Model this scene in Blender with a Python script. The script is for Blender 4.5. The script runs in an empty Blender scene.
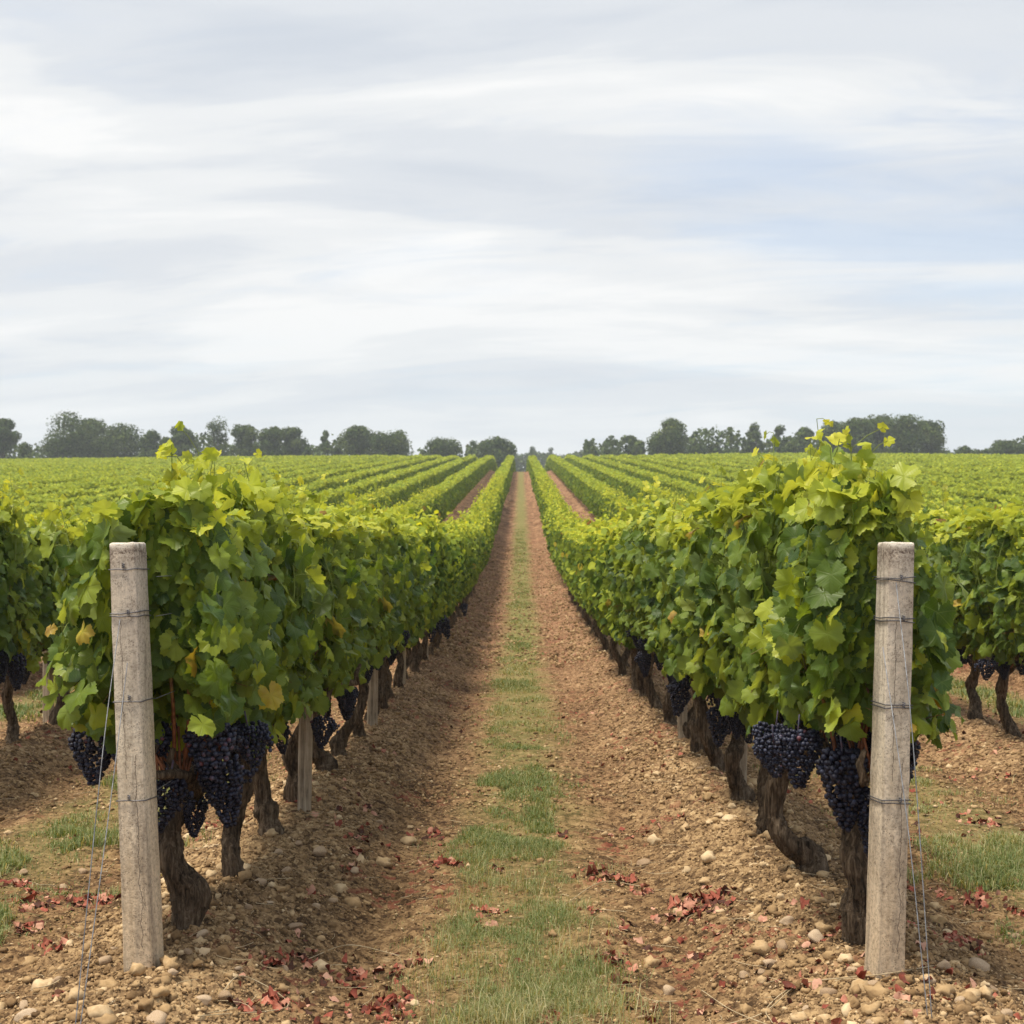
import bpy, math, random
import numpy as np

sc = bpy.context.scene
COL = sc.collection
R = math.radians
rng = np.random.default_rng(11)
random.seed(5)

# ---------------------------------------------------------------- camera
cam_d = bpy.data.cameras.new("camera")
cam = bpy.data.objects.new("camera", cam_d)
COL.objects.link(cam)
FPX = 1500.0
cam_d.sensor_width = 36.0
cam_d.lens = FPX / 1024 * 36.0
cam_d.clip_start = 0.05
cam_d.clip_end = 5000
cam.location = (0, 0, 1.23)
cam.rotation_euler = (R(90) + math.atan(40 / FPX), 0, math.atan(9 / FPX))
cam_d.dof.use_dof = True
cam_d.dof.focus_distance = 5.6
cam_d.dof.aperture_fstop = 9.0
sc.camera = cam

# ---------------------------------------------------------------- light
SUN_DIR = np.array([-0.27, -0.10, 0.92]); SUN_DIR /= np.linalg.norm(SUN_DIR)
sun_d = bpy.data.lights.new("sun", 'SUN')
sun_d.energy = 3.7
sun_d.angle = R(16)
sun_d.color = (1.0, 0.91, 0.76)
sun = bpy.data.objects.new("sun", sun_d)
COL.objects.link(sun)
from mathutils import Vector
sun.rotation_euler = Vector(SUN_DIR).to_track_quat('Z', 'Y').to_euler()
sun.location = (-20, 10, 30)

world = bpy.data.worlds.new("World")
sc.world = world
world.use_nodes = True
wn, wl = world.node_tree.nodes, world.node_tree.links
wn.clear()


def N(nt, kind, **kw):
    n = nt.new(kind)
    for k, v in kw.items():
        if k.startswith('i_'):
            key = k[2:]
            n.inputs[int(key) if key.isdigit() else key.replace('_', ' ')].default_value = v
        else:
            setattr(n, k, v)
    return n


def math_node(nodes, links, op, a, b=None, c=None, clamp=False):
    n = nodes.new('ShaderNodeMath'); n.operation = op; n.use_clamp = clamp
    for i, v in enumerate((a, b, c)):
        if v is None: continue
        if isinstance(v, (int, float)): n.inputs[i].default_value = v
        else: links.new(v, n.inputs[i])
    return n.outputs[0]


def ramp(nodes, links, fac, stops, interp='LINEAR'):
    n = nodes.new('ShaderNodeValToRGB')
    n.color_ramp.interpolation = interp
    el = n.color_ramp.elements
    while len(el) < len(stops): el.new(0.5)
    for e, (p, c) in zip(el, stops):
        e.position = p
        e.color = (c, c, c, 1) if isinstance(c, (int, float)) else (*c, 1)
    links.new(fac, n.inputs[0])
    return n.outputs[0]


def mixc(nodes, links, fac, a, b, mode='MIX'):
    n = nodes.new('ShaderNodeMix'); n.data_type = 'RGBA'; n.blend_type = mode
    for s, v in ((0, fac), (6, a), (7, b)):
        if isinstance(v, (int, float)): n.inputs[s].default_value = v
        elif isinstance(v, tuple): n.inputs[s].default_value = (*v, 1)
        else: links.new(v, n.inputs[s])
    return n.outputs[2]


def build_world():
    M = lambda op, a, b=None, c=None, clamp=False: math_node(wn, wl, op, a, b, c, clamp)
    sky = wn.new('ShaderNodeTexSky'); sky.sky_type = 'NISHITA'; sky.sun_disc = False
    sky.sun_elevation = math.asin(SUN_DIR[2])
    sky.sun_rotation = math.atan2(SUN_DIR[0], SUN_DIR[1])
    sky.air_density = 1.0; sky.dust_density = 2.0
    bg1 = wn.new('ShaderNodeBackground'); bg1.inputs[1].default_value = 0.15
    wl.new(sky.outputs[0], bg1.inputs[0])
    tc = wn.new('ShaderNodeTexCoord')
    sp = wn.new('ShaderNodeSeparateXYZ'); wl.new(tc.outputs['Generated'], sp.inputs[0])
    z = M('MAXIMUM', sp.outputs[2], 0.0)
    zz = M('ADD', z, 0.16)
    u = M('DIVIDE', sp.outputs[0], zz)
    v = M('DIVIDE', sp.outputs[1], zz)

    def layer(su, sv, tilt, off, detail, rough, dist):
        uu = M('MULTIPLY', u, su)
        v2 = M('ADD', M('MULTIPLY', v, sv), M('MULTIPLY', u, tilt))
        cb = wn.new('ShaderNodeCombineXYZ')
        wl.new(uu, cb.inputs[0]); wl.new(v2, cb.inputs[1]); cb.inputs[2].default_value = off
        n = wn.new('ShaderNodeTexNoise'); wl.new(cb.outputs[0], n.inputs['Vector'])
        n.inputs['Scale'].default_value = 1.0; n.inputs['Detail'].default_value = detail
        n.inputs['Roughness'].default_value = rough; n.inputs['Distortion'].default_value = dist
        return n.outputs[0]
    a = layer(0.62, 1.45, 0.10, SKY_A, 6, 0.52, 0.5)      # big bright / grey bands
    b = layer(1.7, 4.6, 0.7, 7.4, 9, 0.60, 0.7)           # wispy streaks
    c = layer(0.75, 1.2, 0.3, SKY_C, 4, 0.5, 0.3)         # where blue shows
    mixv = M('ADD', M('MULTIPLY', a, 0.74), M('MULTIPLY', b, 0.26))
    col = ramp(wn, wl, mixv, [(0.37, (0.465, 0.500, 0.550)), (0.47, (0.535, 0.560, 0.592)),
                              (0.53, (0.612, 0.626, 0.636)), (0.61, (0.690, 0.693, 0.690))], 'EASE')
    # even, pale near the horizon
    hz = ramp(wn, wl, z, [(0.02, 1.0), (0.20, 0.0)], 'EASE')
    col = mixc(wn, wl, M('MULTIPLY', hz, 0.75), col, (0.595, 0.635, 0.655))
    bg2 = wn.new('ShaderNodeBackground'); bg2.inputs[1].default_value = 1.0
    wl.new(col, bg2.inputs[0])
    # blue gaps mostly to the right
    side = ramp(wn, wl, sp.outputs[0], [(0.05, 0.0), (0.33, 0.14)])
    gap = M('ADD', M('SUBTRACT', c, M('MULTIPLY', M('SUBTRACT', b, 0.5), 0.55)), side)
    mask = ramp(wn, wl, gap, [(0.52, 1.0), (0.78, 0.66)], 'EASE')
    mask = M('MAXIMUM', mask, hz)
    mx = wn.new('ShaderNodeMixShader')
    wl.new(mask, mx.inputs[0]); wl.new(bg1.outputs[0], mx.inputs[1]); wl.new(bg2.outputs[0], mx.inputs[2])
    out = wn.new('ShaderNodeOutputWorld'); wl.new(mx.outputs[0], out.inputs[0])


SKY_A, SKY_C = 3.1, 5.3
build_world()
sc.view_settings.view_transform = 'Standard'
sc.view_settings.look = 'None'
sc.view_settings.exposure = 0.52
sc.view_settings.gamma = 1.0
sc.cycles.max_bounces = 7
sc.cycles.transparent_max_bounces = 8
sc.cycles.volume_bounces = 0


# ---------------------------------------------------------------- helpers
def mesh_from(name, V, F, attrs=None, smooth=False):
    """V (n,3); F: list of int arrays (m,k) of faces."""
    me = bpy.data.meshes.new(name)
    V = np.ascontiguousarray(V, dtype=np.float32)
    if not isinstance(F, (list, tuple)): F = [F]
    F = [np.asarray(f, dtype=np.int32) for f in F if len(f)]
    me.vertices.add(len(V)); me.vertices.foreach_set('co', V.ravel())
    loops = np.concatenate([f.ravel() for f in F])
    sizes = np.concatenate([np.full(len(f), f.shape[1], dtype=np.int32) for f in F])
    starts = np.concatenate([[0], np.cumsum(sizes)[:-1]]).astype(np.int32)
    me.loops.add(len(loops)); me.loops.foreach_set('vertex_index', loops)
    me.polygons.add(len(sizes)); me.polygons.foreach_set('loop_start', starts)
    me.polygons.foreach_set('loop_total', sizes)
    if smooth: me.polygons.foreach_set('use_smooth', np.ones(len(sizes), dtype=bool))
    for k, a in (attrs or {}).items():
        a = np.ascontiguousarray(a, dtype=np.float32)
        if a.ndim == 1:
            at = me.attributes.new(k, 'FLOAT', 'POINT'); at.data.foreach_set('value', a)
        else:
            at = me.attributes.new(k, 'FLOAT_VECTOR', 'POINT'); at.data.foreach_set('vector', a.ravel())
    me.update(calc_edges=True)
    return me


class Soup:
    """collects pieces into one mesh"""
    def __init__(self): self.V = []; self.F = {}; self.A = {}; self.n = 0
    def add(self, V, F, **attrs):
        V = np.asarray(V, dtype=np.float64)
        if not isinstance(F, (list, tuple)): F = [F]
        for f in F:
            f = np.asarray(f)
            if len(f): self.F.setdefault(f.shape[1], []).append(f + self.n)
        for k, a in attrs.items():
            a = np.asarray(a, dtype=np.float64)
            if a.ndim == 0: a = np.full(len(V), float(a))
            self.A.setdefault(k, []).append(a)
        self.V.append(V); self.n += len(V)
    def mesh(self, name, smooth=False):
        return mesh_from(name, np.concatenate(self.V), [np.concatenate(v) for v in self.F.values()],
                         {k: np.concatenate(v) for k, v in self.A.items()}, smooth)


def link(name, me, mat=None, parent=None, loc=(0, 0, 0)):
    o = bpy.data.objects.new(name, me)
    COL.objects.link(o)
    o.location = loc
    if mat is not None and not me.materials: me.materials.append(mat)
    if parent is not None: o.parent = parent
    return o


def tag(o, label=None, cat=None, group=None, kind=None):
    if label: o['label'] = label
    if cat: o['category'] = cat
    if group: o['group'] = group
    if kind: o['kind'] = kind
    return o


def empty(name, loc, rz=0.0, rx=0.0, ry=0.0):
    o = bpy.data.objects.new(name, None)
    COL.objects.link(o); o.location = loc; o.rotation_euler = (rx, ry, rz)
    o.empty_display_size = 0.2
    return o


def norm(a): return a / np.maximum(np.linalg.norm(a, axis=-1, keepdims=True), 1e-9)


def spline(P, n):
    """Catmull-Rom through rows of P (k,m), n samples"""
    P = np.asarray(P, float); k = len(P)
    Q = np.vstack([2 * P[0] - P[1], P, 2 * P[-1] - P[-2]])
    t = np.linspace(0, k - 1 - 1e-6, n); i = t.astype(int); f = (t - i)[:, None]
    a, b, c, d = Q[i], Q[i + 1], Q[i + 2], Q[i + 3]
    return 0.5 * ((2 * b) + (c - a) * f + (2 * a - 5 * b + 4 * c - d) * f ** 2 + (3 * b - a - 3 * c + d) * f ** 3)


def tube(P, rad, sides=8, bump=None, cap=True):
    P = np.asarray(P, float); n = len(P)
    T = norm(np.gradient(P, axis=0))
    ref = np.array([1.0, 0, 0]) if abs(T[0][0]) < 0.9 else np.array([0, 1.0, 0])
    U = np.zeros_like(P)
    u = norm(ref - T[0] * ref.dot(T[0]))
    for i in range(n):
        u = norm(u - T[i] * u.dot(T[i])); U[i] = u
    W = np.cross(T, U)
    th = np.linspace(0, 2 * math.pi, sides, endpoint=False)
    rad = np.broadcast_to(np.asarray(rad, float), (n,))
    rr = np.repeat(rad[:, None], sides, 1)
    if bump is not None: rr = rr * bump(th[None, :], np.linspace(0, 1, n)[:, None])
    V = P[:, None, :] + rr[..., None] * (np.cos(th)[None, :, None] * U[:, None, :] + np.sin(th)[None, :, None] * W[:, None, :])
    V = V.reshape(-1, 3)
    i = np.arange(n - 1)[:, None] * sides; j = np.arange(sides)[None, :]; j2 = (j + 1) % sides
    Q = np.stack([i + j, i + j2, i + sides + j2, i + sides + j], -1).reshape(-1, 4)
    F = [Q]
    if cap:
        V = np.vstack([V, P[0] - T[0] * rad[0] * .3, P[-1] + T[-1] * rad[-1] * .3])
        a, b = n * sides, n * sides + 1
        jj = np.arange(sides); k2 = (jj + 1) % sides
        F.append(np.stack([np.full(sides, a), k2, jj], -1))
        F.append(np.stack([np.full(sides, b), (n - 1) * sides + jj, (n - 1) * sides + k2], -1))
    return V, F


# noise ------------------------------------------------------------
def hash2(ix, iy, s=0):
    h = (ix.astype(np.int64) * 374761393 + iy.astype(np.int64) * 668265263 + s * 1442695041) & 0xffffffff
    h = ((h ^ (h >> 13)) * 1274126177) & 0xffffffff
    h = ((h ^ (h >> 16)) * 2246822519) & 0xffffffff
    return ((h ^ (h >> 15)) & 0xffffff) / float(0xffffff)


def vnoise(x, y, s=0):
    ix = np.floor(x); iy = np.floor(y); fx = x - ix; fy = y - iy
    fx = fx * fx * (3 - 2 * fx); fy = fy * fy * (3 - 2 * fy)
    a = hash2(ix, iy, s); b = hash2(ix + 1, iy, s); c = hash2(ix, iy + 1, s); d = hash2(ix + 1, iy + 1, s)
    return (a * (1 - fx) + b * fx) * (1 - fy) + (c * (1 - fx) + d * fx) * fy


def fbm(x, y, s=0, o=4):
    t = 0; a = .5
    for i in range(o):
        t = t + a * vnoise(x * 2 ** i + 17.3 * i, y * 2 ** i - 9.1 * i, s + i); a *= .5
    return t


def domes(x, y, size, s=0, rmin=.35, rmax=.72):
    gx, gy = x / size, y / size
    ix, iy = np.floor(gx), np.floor(gy)
    best = np.zeros_like(x); col = np.full_like(x, .5)
    for dx in (-1, 0, 1):
        for dy in (-1, 0, 1):
            cx, cy = ix + dx, iy + dy
            px = cx + hash2(cx, cy, s); py = cy + hash2(cx, cy, s + 1)
            r = rmin + (rmax - rmin) * hash2(cx, cy, s + 2) ** 1.6
            sq = .7 + .6 * hash2(cx, cy, s + 4)
            d2 = ((gx - px) ** 2 * sq + (gy - py) ** 2 / sq) / (r * r)
            h = r * np.sqrt(np.maximum(0, 1 - d2))
            m = h > best
            best = np.where(m, h, best)
            col = np.where(m, hash2(cx, cy, s + 3), col)
    return best * size, col


def sstep(a, b, x):
    t = np.clip((x - a) / (b - a), 0, 1); return t * t * (3 - 2 * t)


# terrain ------------------------------------------------------------
_yy = np.linspace(-200, 2000, 8801)
_sl = 0.077 * sstep(14, 46, _yy) * (1 - sstep(150, 178, _yy))
_zz = np.concatenate([[0], np.cumsum((_sl[1:] + _sl[:-1]) / 2 * np.diff(_yy))])


def row_q(x):
    '''distance to the nearest vine row: rows at 1.1, 3.3, 5.2, 7.1 ... either side'''
    a = np.abs(x)
    near = np.abs(((a + 1.1) % 2.2) - 1.1)
    far = np.abs(((a - 4.25) % 1.9) - .95)
    return np.where(a < 4.25, 1.1 - near, far)


def base_z(x, y):
    x = np.asarray(x, float); y = np.asarray(y, float)
    z = np.interp(y, _yy, _zz)
    z = z + 0.35 * np.sin(x * .035 + 1.0) * sstep(40, 120, y) * np.clip(np.abs(x) / 30, 0, 1)
    p = np.abs(((x + 1.1) % 2.2) - 1.1)            # 0 at path centre, 1.1 at the vine row
    q = row_q(x)
    infield = (1 - sstep(185, 200, y))
    mound = -0.13 + 0.135 * np.exp(-(q / .36) ** 2)
    rut = -0.030 * np.exp(-((p - .52) / .14) ** 2)
    return z + (mound + rut) * infield


def ground_detail(x, y):
    q = row_q(x)
    rough = 0.22 + 0.78 * np.exp(-(q / .52) ** 2)
    n1 = fbm(x * 1.7, y * 1.7, 3, 4) - .47
    wx = x + .035 * (vnoise(x * 22, y * 22, 81) - .5) + .014 * (vnoise(x * 70, y * 70, 82) - .5)
    wy = y + .035 * (vnoise(x * 22, y * 22, 83) - .5) + .014 * (vnoise(x * 70, y * 70, 84) - .5)
    d1, c1 = domes(wx, wy, .14, 11, .25, .6)
    d2, c2 = domes(wx, wy, .060, 21)
    d3, c3 = domes(wx, wy, .032, 31, .4, .8)
    d4, c4 = domes(wx, wy, .018, 71, .4, .8)
    f = fbm(x * 26, y * 26, 140, 4) - .47
    sel = sstep(.45, .7, fbm(x * 3, y * 3, 40, 3))
    sel2 = sstep(.35, .6, fbm(x * 5, y * 5, 44, 2))
    h = n1 * .075 + f * .030 * (.3 + .7 * rough) + (d1 * .42 * sel + d2 * .62 * sel2 + d3 * .66 + d4 * .70) * (.16 + .84 * rough) * (0.6 + .8 * fbm(x * 1.3, y * 1.3, 90, 2)) - .02
    col = .30 * c2 + .35 * c3 + .35 * c4
    return h, col


def near_w(x, y): return (1 - sstep(45, 60, y)) * (1 - sstep(6.5, 8.5, np.abs(x)))


def ground_z(x, y):
    x = np.atleast_1d(np.asarray(x, float)); y = np.atleast_1d(np.asarray(y, float))
    h, _ = ground_detail(x, y)
    return base_z(x, y) + h * near_w(x, y)


def at(px, py):
    """where the view ray of a picture point meets the ground"""
    d = 1500 * 1.23 / max(py - 552, 4)
    for _ in range(12):
        x = (px - 521) / FPX * d
        zz = float(base_z(x, d))
        d = .5 * d + .5 * FPX * (1.23 - zz) / max(py - 552, 4)
    return (px - 521) / FPX * d, d


# ---------------------------------------------------------------- materials
def new_mat(name):
    m = bpy.data.materials.new(name); m.use_nodes = True
    m.node_tree.nodes.clear()
    return m, m.node_tree.nodes, m.node_tree.links


def out_principled(nodes, links, base, rough=.8, spec=.3, bump=None, bstr=.5, bdist=.01):
    p = nodes.new('ShaderNodeBsdfPrincipled')
    if isinstance(base, tuple): p.inputs['Base Color'].default_value = (*base, 1)
    else: links.new(base, p.inputs['Base Color'])
    if isinstance(rough, (int, float)): p.inputs['Roughness'].default_value = rough
    else: links.new(rough, p.inputs['Roughness'])
    p.inputs['Specular IOR Level'].default_value = spec
    if bump is not None:
        b = nodes.new('ShaderNodeBump'); b.inputs['Strength'].default_value = bstr
        b.inputs['Distance'].default_value = bdist
        links.new(bump, b.inputs['Height']); links.new(b.outputs[0], p.inputs['Normal'])
    o = nodes.new('ShaderNodeOutputMaterial')
    links.new(p.outputs[0], o.inputs[0])
    return p, o


def noise(nodes, links, vec, scale, detail=4, rough=.55, dist=0):
    n = nodes.new('ShaderNodeTexNoise'); n.inputs['Scale'].default_value = scale
    n.inputs['Detail'].default_value = detail; n.inputs['Roughness'].default_value = rough
    n.inputs['Distortion'].default_value = dist
    if vec is not None: links.new(vec, n.inputs['Vector'])
    return n.outputs[0]


def attr(nodes, name):
    a = nodes.new('ShaderNodeAttribute'); a.attribute_name = name
    return a


def mat_soil():
    m, n, l = new_mat("soil")
    M = lambda op, a, b=None, c=None, clamp=False: math_node(n, l, op, a, b, c, clamp)
    g = n.new('ShaderNodeNewGeometry'); pos = g.outputs['Position']
    sp = n.new('ShaderNodeSeparateXYZ'); l.new(pos, sp.inputs[0])
    cell = attr(n, 'cell').outputs['Fac']
    n1 = noise(n, l, pos, 1.3, 5, .6)
    n2 = noise(n, l, pos, 14, 5, .65)
    n3 = noise(n, l, pos, 90, 4, .7)
    v = M('ADD', M('MULTIPLY', n1, .35), M('ADD', M('MULTIPLY', n2, .35), M('MULTIPLY', n3, .15)))
    v = M('ADD', v, M('MULTIPLY', M('SUBTRACT', cell, .5), .30))
    vc = n.new('ShaderNodeTexVoronoi'); vc.inputs['Scale'].default_value = 34; l.new(pos, vc.inputs['Vector'])
    vc2 = n.new('ShaderNodeTexVoronoi'); vc2.inputs['Scale'].default_value = 95; l.new(pos, vc2.inputs['Vector'])
    sc1 = n.new('ShaderNodeSeparateColor'); l.new(vc.outputs['Color'], sc1.inputs[0])
    sc2 = n.new('ShaderNodeSeparateColor'); l.new(vc2.outputs['Color'], sc2.inputs[0])
    chip = M('ADD', M('MULTIPLY', M('SUBTRACT', sc1.outputs[0], .5), .22), M('MULTIPLY', M('SUBTRACT', sc2.outputs[0], .5), .16))
    v = M('ADD', M('ADD', v, chip), .02)
    col = ramp(n, l, v, [(.28, (.066, .039, .020)), (.38, (.160, .099, .050)), (.49, (.300, .196, .102)), (.61, (.42, .288, .150)), (.78, (.62, .47, .28))])
    # redder soil up the slope
    far = M('MULTIPLY', ramp(n, l, M('DIVIDE', sp.outputs[1], 60), [(.10, 0), (.40, 1.0)]), .75)
    redc = ramp(n, l, v, [(.28, (.095, .044, .024)), (.40, (.21, .108, .058)), (.54, (.37, .208, .120)), (.78, (.58, .39, .25))])
    pp = M('PINGPONG', sp.outputs[0], 1.1)
    trk = M('MULTIPLY', ramp(n, l, M('ADD', pp, M('MULTIPLY', M('SUBTRACT', n1, .5), .5)), [(.55, 1), (.85, 0)]), .62)
    col = mixc(n, l, trk, col, mixc(n, l, 1.0, col, (.52, .44, .37), 'MULTIPLY'))
    col = mixc(n, l, far, col, redc)
    # red fallen-leaf flecks
    vo = n.new('ShaderNodeTexVoronoi'); vo.inputs['Scale'].default_value = 22; l.new(pos, vo.inputs['Vector'])
    patch = noise(n, l, pos, 1.1, 3, .5)
    fl = M('MULTIPLY', M('GREATER_THAN', vo.outputs['Color'], .70), ramp(n, l, patch, [(.52, 0), (.62, .55)]))
    col = mixc(n, l, fl, col, (.23, .060, .040))
    # grass strip
    p = M('PINGPONG', sp.outputs[0], 1.1)
    edge = noise(n, l, pos, 2.2, 4, .6)
    edge2 = noise(n, l, pos, 30, 3, .6)
    pe = M('ADD', p, M('ADD', M('MULTIPLY', M('SUBTRACT', edge, .5), .55), M('MULTIPLY', M('SUBTRACT', edge2, .5), .2)))
    gm = ramp(n, l, pe, [(.12, 1), (.38, 0)])
    gy = ramp(n, l, M('DIVIDE', sp.outputs[1], 40), [(.09, .10), (.20, .45), (.55, .88)])
    end = ramp(n, l, M('DIVIDE', sp.outputs[1], 400), [(.49, 0), (.52, 1)])
    gm = M('MAXIMUM', M('MULTIPLY', gm, gy), end)
    gc = ramp(n, l, M('ADD', M('MULTIPLY', n2, .5), M('MULTIPLY', n3, .5)), [(.3, (.095, .105, .030)), (.5, (.185, .180, .060)), (.7, (.31, .26, .12))])
    col = mixc(n, l, gm, col, gc)
    hb = M('ADD', M('MULTIPLY', n3, .6), M('MULTIPLY', noise(n, l, pos, 240, 3, .6), .4))
    hb = M('ADD', hb, M('MULTIPLY', sc1.outputs[1], .6))
    out_principled(n, l, col, .92, .15, hb, .7, .012)
    return m


def mat_leaf(name, stops, transl=.46, spec=.32, veins=True, rough=.42):
    m, n, l = new_mat(name)
    M = lambda op, a, b=None, c=None, clamp=False: math_node(n, l, op, a, b, c, clamp)
    t = attr(n, 'tint').outputs['Fac']
    g = n.new('ShaderNodeNewGeometry')
    nz = noise(n, l, g.outputs['Position'], 26, 3, .6)
    t2 = M('ADD', t, M('MULTIPLY', M('SUBTRACT', nz, .5), .14))
    col = ramp(n, l, t2, stops)
    if veins:
        uv = attr(n, 'luv').outputs['Vector']
        s = n.new('ShaderNodeSeparateXYZ'); l.new(uv, s.inputs[0])
        ax = M('ABSOLUTE', s.outputs[0]); y = s.outputs[1]
        best = None
        for a in (0, 52, 108):
            ca, sa = math.cos(R(a)), math.sin(R(a))
            cross = M('ABSOLUTE', M('SUBTRACT', M('MULTIPLY', ax, ca), M('MULTIPLY', y, sa)))
            along = M('ADD', M('MULTIPLY', ax, sa), M('MULTIPLY', y, ca))
            v = M('MULTIPLY', M('SUBTRACT', 1, M('DIVIDE', cross, .028), None, True), M('GREATER_THAN', along, 0))
            best = v if best is None else M('MAXIMUM', best, v)
        # fine side veins, chevrons about the midrib
        ch = M('PINGPONG', M('SUBTRACT', y, M('MULTIPLY', ax, .75)), .085)
        fine = M('MULTIPLY', M('SUBTRACT', 1, M('DIVIDE', ch, .018), None, True), .35)
        vm = M('MAXIMUM', best, fine)
        col = mixc(n, l, M('MULTIPLY', vm, .22), col, (.30, .38, .11))
        bump = M('ADD', M('MULTIPLY', vm, -.6), M('MULTIPLY', nz, .8))
    # undersides are paler and greyer
    back = mixc(n, l, .45, col, (.17, .22, .11))
    col = mixc(n, l, g.outputs['Backfacing'], col, back)
    p = n.new('ShaderNodeBsdfPrincipled'); l.new(col, p.inputs['Base Color'])
    p.inputs['Roughness'].default_value = rough; p.inputs['Specular IOR Level'].default_value = spec
    if veins:
        b = n.new('ShaderNodeBump'); b.inputs['Strength'].default_value = .45; b.inputs['Distance'].default_value = .004
        l.new(bump, b.inputs['Height']); l.new(b.outputs[0], p.inputs['Normal'])
    tr = n.new('ShaderNodeBsdfTranslucent')
    tcol = mixc(n, l, 1.0, col, (1.5, 1.35, .55), 'MULTIPLY')
    l.new(tcol, tr.inputs[0])
    mx = n.new('ShaderNodeMixShader'); mx.inputs[0].default_value = transl
    l.new(p.outputs[0], mx.inputs[1]); l.new(tr.outputs[0], mx.inputs[2])
    o = n.new('ShaderNodeOutputMaterial'); l.new(mx.outputs[0], o.inputs[0])
    return m


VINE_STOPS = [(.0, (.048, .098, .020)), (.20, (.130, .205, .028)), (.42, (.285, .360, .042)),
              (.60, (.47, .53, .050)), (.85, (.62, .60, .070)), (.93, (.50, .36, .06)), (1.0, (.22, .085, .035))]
M_SOIL = mat_soil()
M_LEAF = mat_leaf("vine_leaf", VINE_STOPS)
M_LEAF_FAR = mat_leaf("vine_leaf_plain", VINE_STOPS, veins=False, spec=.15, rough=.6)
M_TREE = mat_leaf("tree_leaf", [(.0, (.020, .042, .012)), (.5, (.062, .098, .024)), (1., (.15, .175, .045))], transl=.15, veins=False, spec=.08, rough=.8)
M_GRASS = mat_leaf("grass_blade", [(.0, (.085, .135, .032)), (.35, (.160, .210, .056)), (.6, (.31, .30, .12)), (.8, (.52, .44, .22)), (1., (.64, .53, .33))], transl=.25, veins=False, spec=.15, rough=.6)


def mat_bark(name, c0, c1, c2, zs=1.0, sc_=55, bstr=1.0):
    m, n, l = new_mat(name)
    tc = n.new('ShaderNodeTexCoord')
    mp = n.new('ShaderNodeMapping'); mp.inputs['Scale'].default_value = (1, 1, .13 * zs)
    l.new(tc.outputs['Object'], mp.inputs[0])
    a = noise(n, l, mp.outputs[0], sc_, 6, .7, .6)
    b = noise(n, l, tc.outputs['Object'], 9, 4, .6)
    v = math_node(n, l, 'ADD', math_node(n, l, 'MULTIPLY', a, .75), math_node(n, l, 'MULTIPLY', b, .25))
    col = ramp(n, l, v, [(.38, c0), (.5, c1), (.66, c2)])
    out_principled(n, l, col, .9, .15, a, bstr, .03)
    return m


M_BARK = mat_bark("vine_bark", (.024, .018, .012), (.115, .080, .052), (.32, .245, .17), 1, 70, 1.0)
def mat_cane():
    m, n, l = new_mat("vine_cane")
    tc = n.new('ShaderNodeTexCoord'); sp = n.new('ShaderNodeSeparateXYZ'); l.new(tc.outputs['Object'], sp.inputs[0])
    a = noise(n, l, tc.outputs['Object'], 30, 3, .6)
    red = ramp(n, l, a, [(.35, (.10, .038, .018)), (.6, (.27, .10, .045))])
    f = math_node(n, l, 'ADD', sp.outputs[2], math_node(n, l, 'MULTIPLY', math_node(n, l, 'SUBTRACT', a, .5), .6))
    col = mixc(n, l, ramp(n, l, f, [(.72, 0), (1.0, 1)]), red, (.20, .25, .05))
    out_principled(n, l, col, .6, .3, a, .3, .003)
    return m


M_CANE = mat_cane()
M_WOOD = mat_bark("weathered_wood", (.16, .125, .09), (.36, .29, .21), (.54, .46, .36), .3, 60, .6)
M_TREEBARK = mat_bark("tree_bark", (.03, .025, .02), (.07, .06, .05), (.12, .10, .08), 1, 6, .5)


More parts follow.
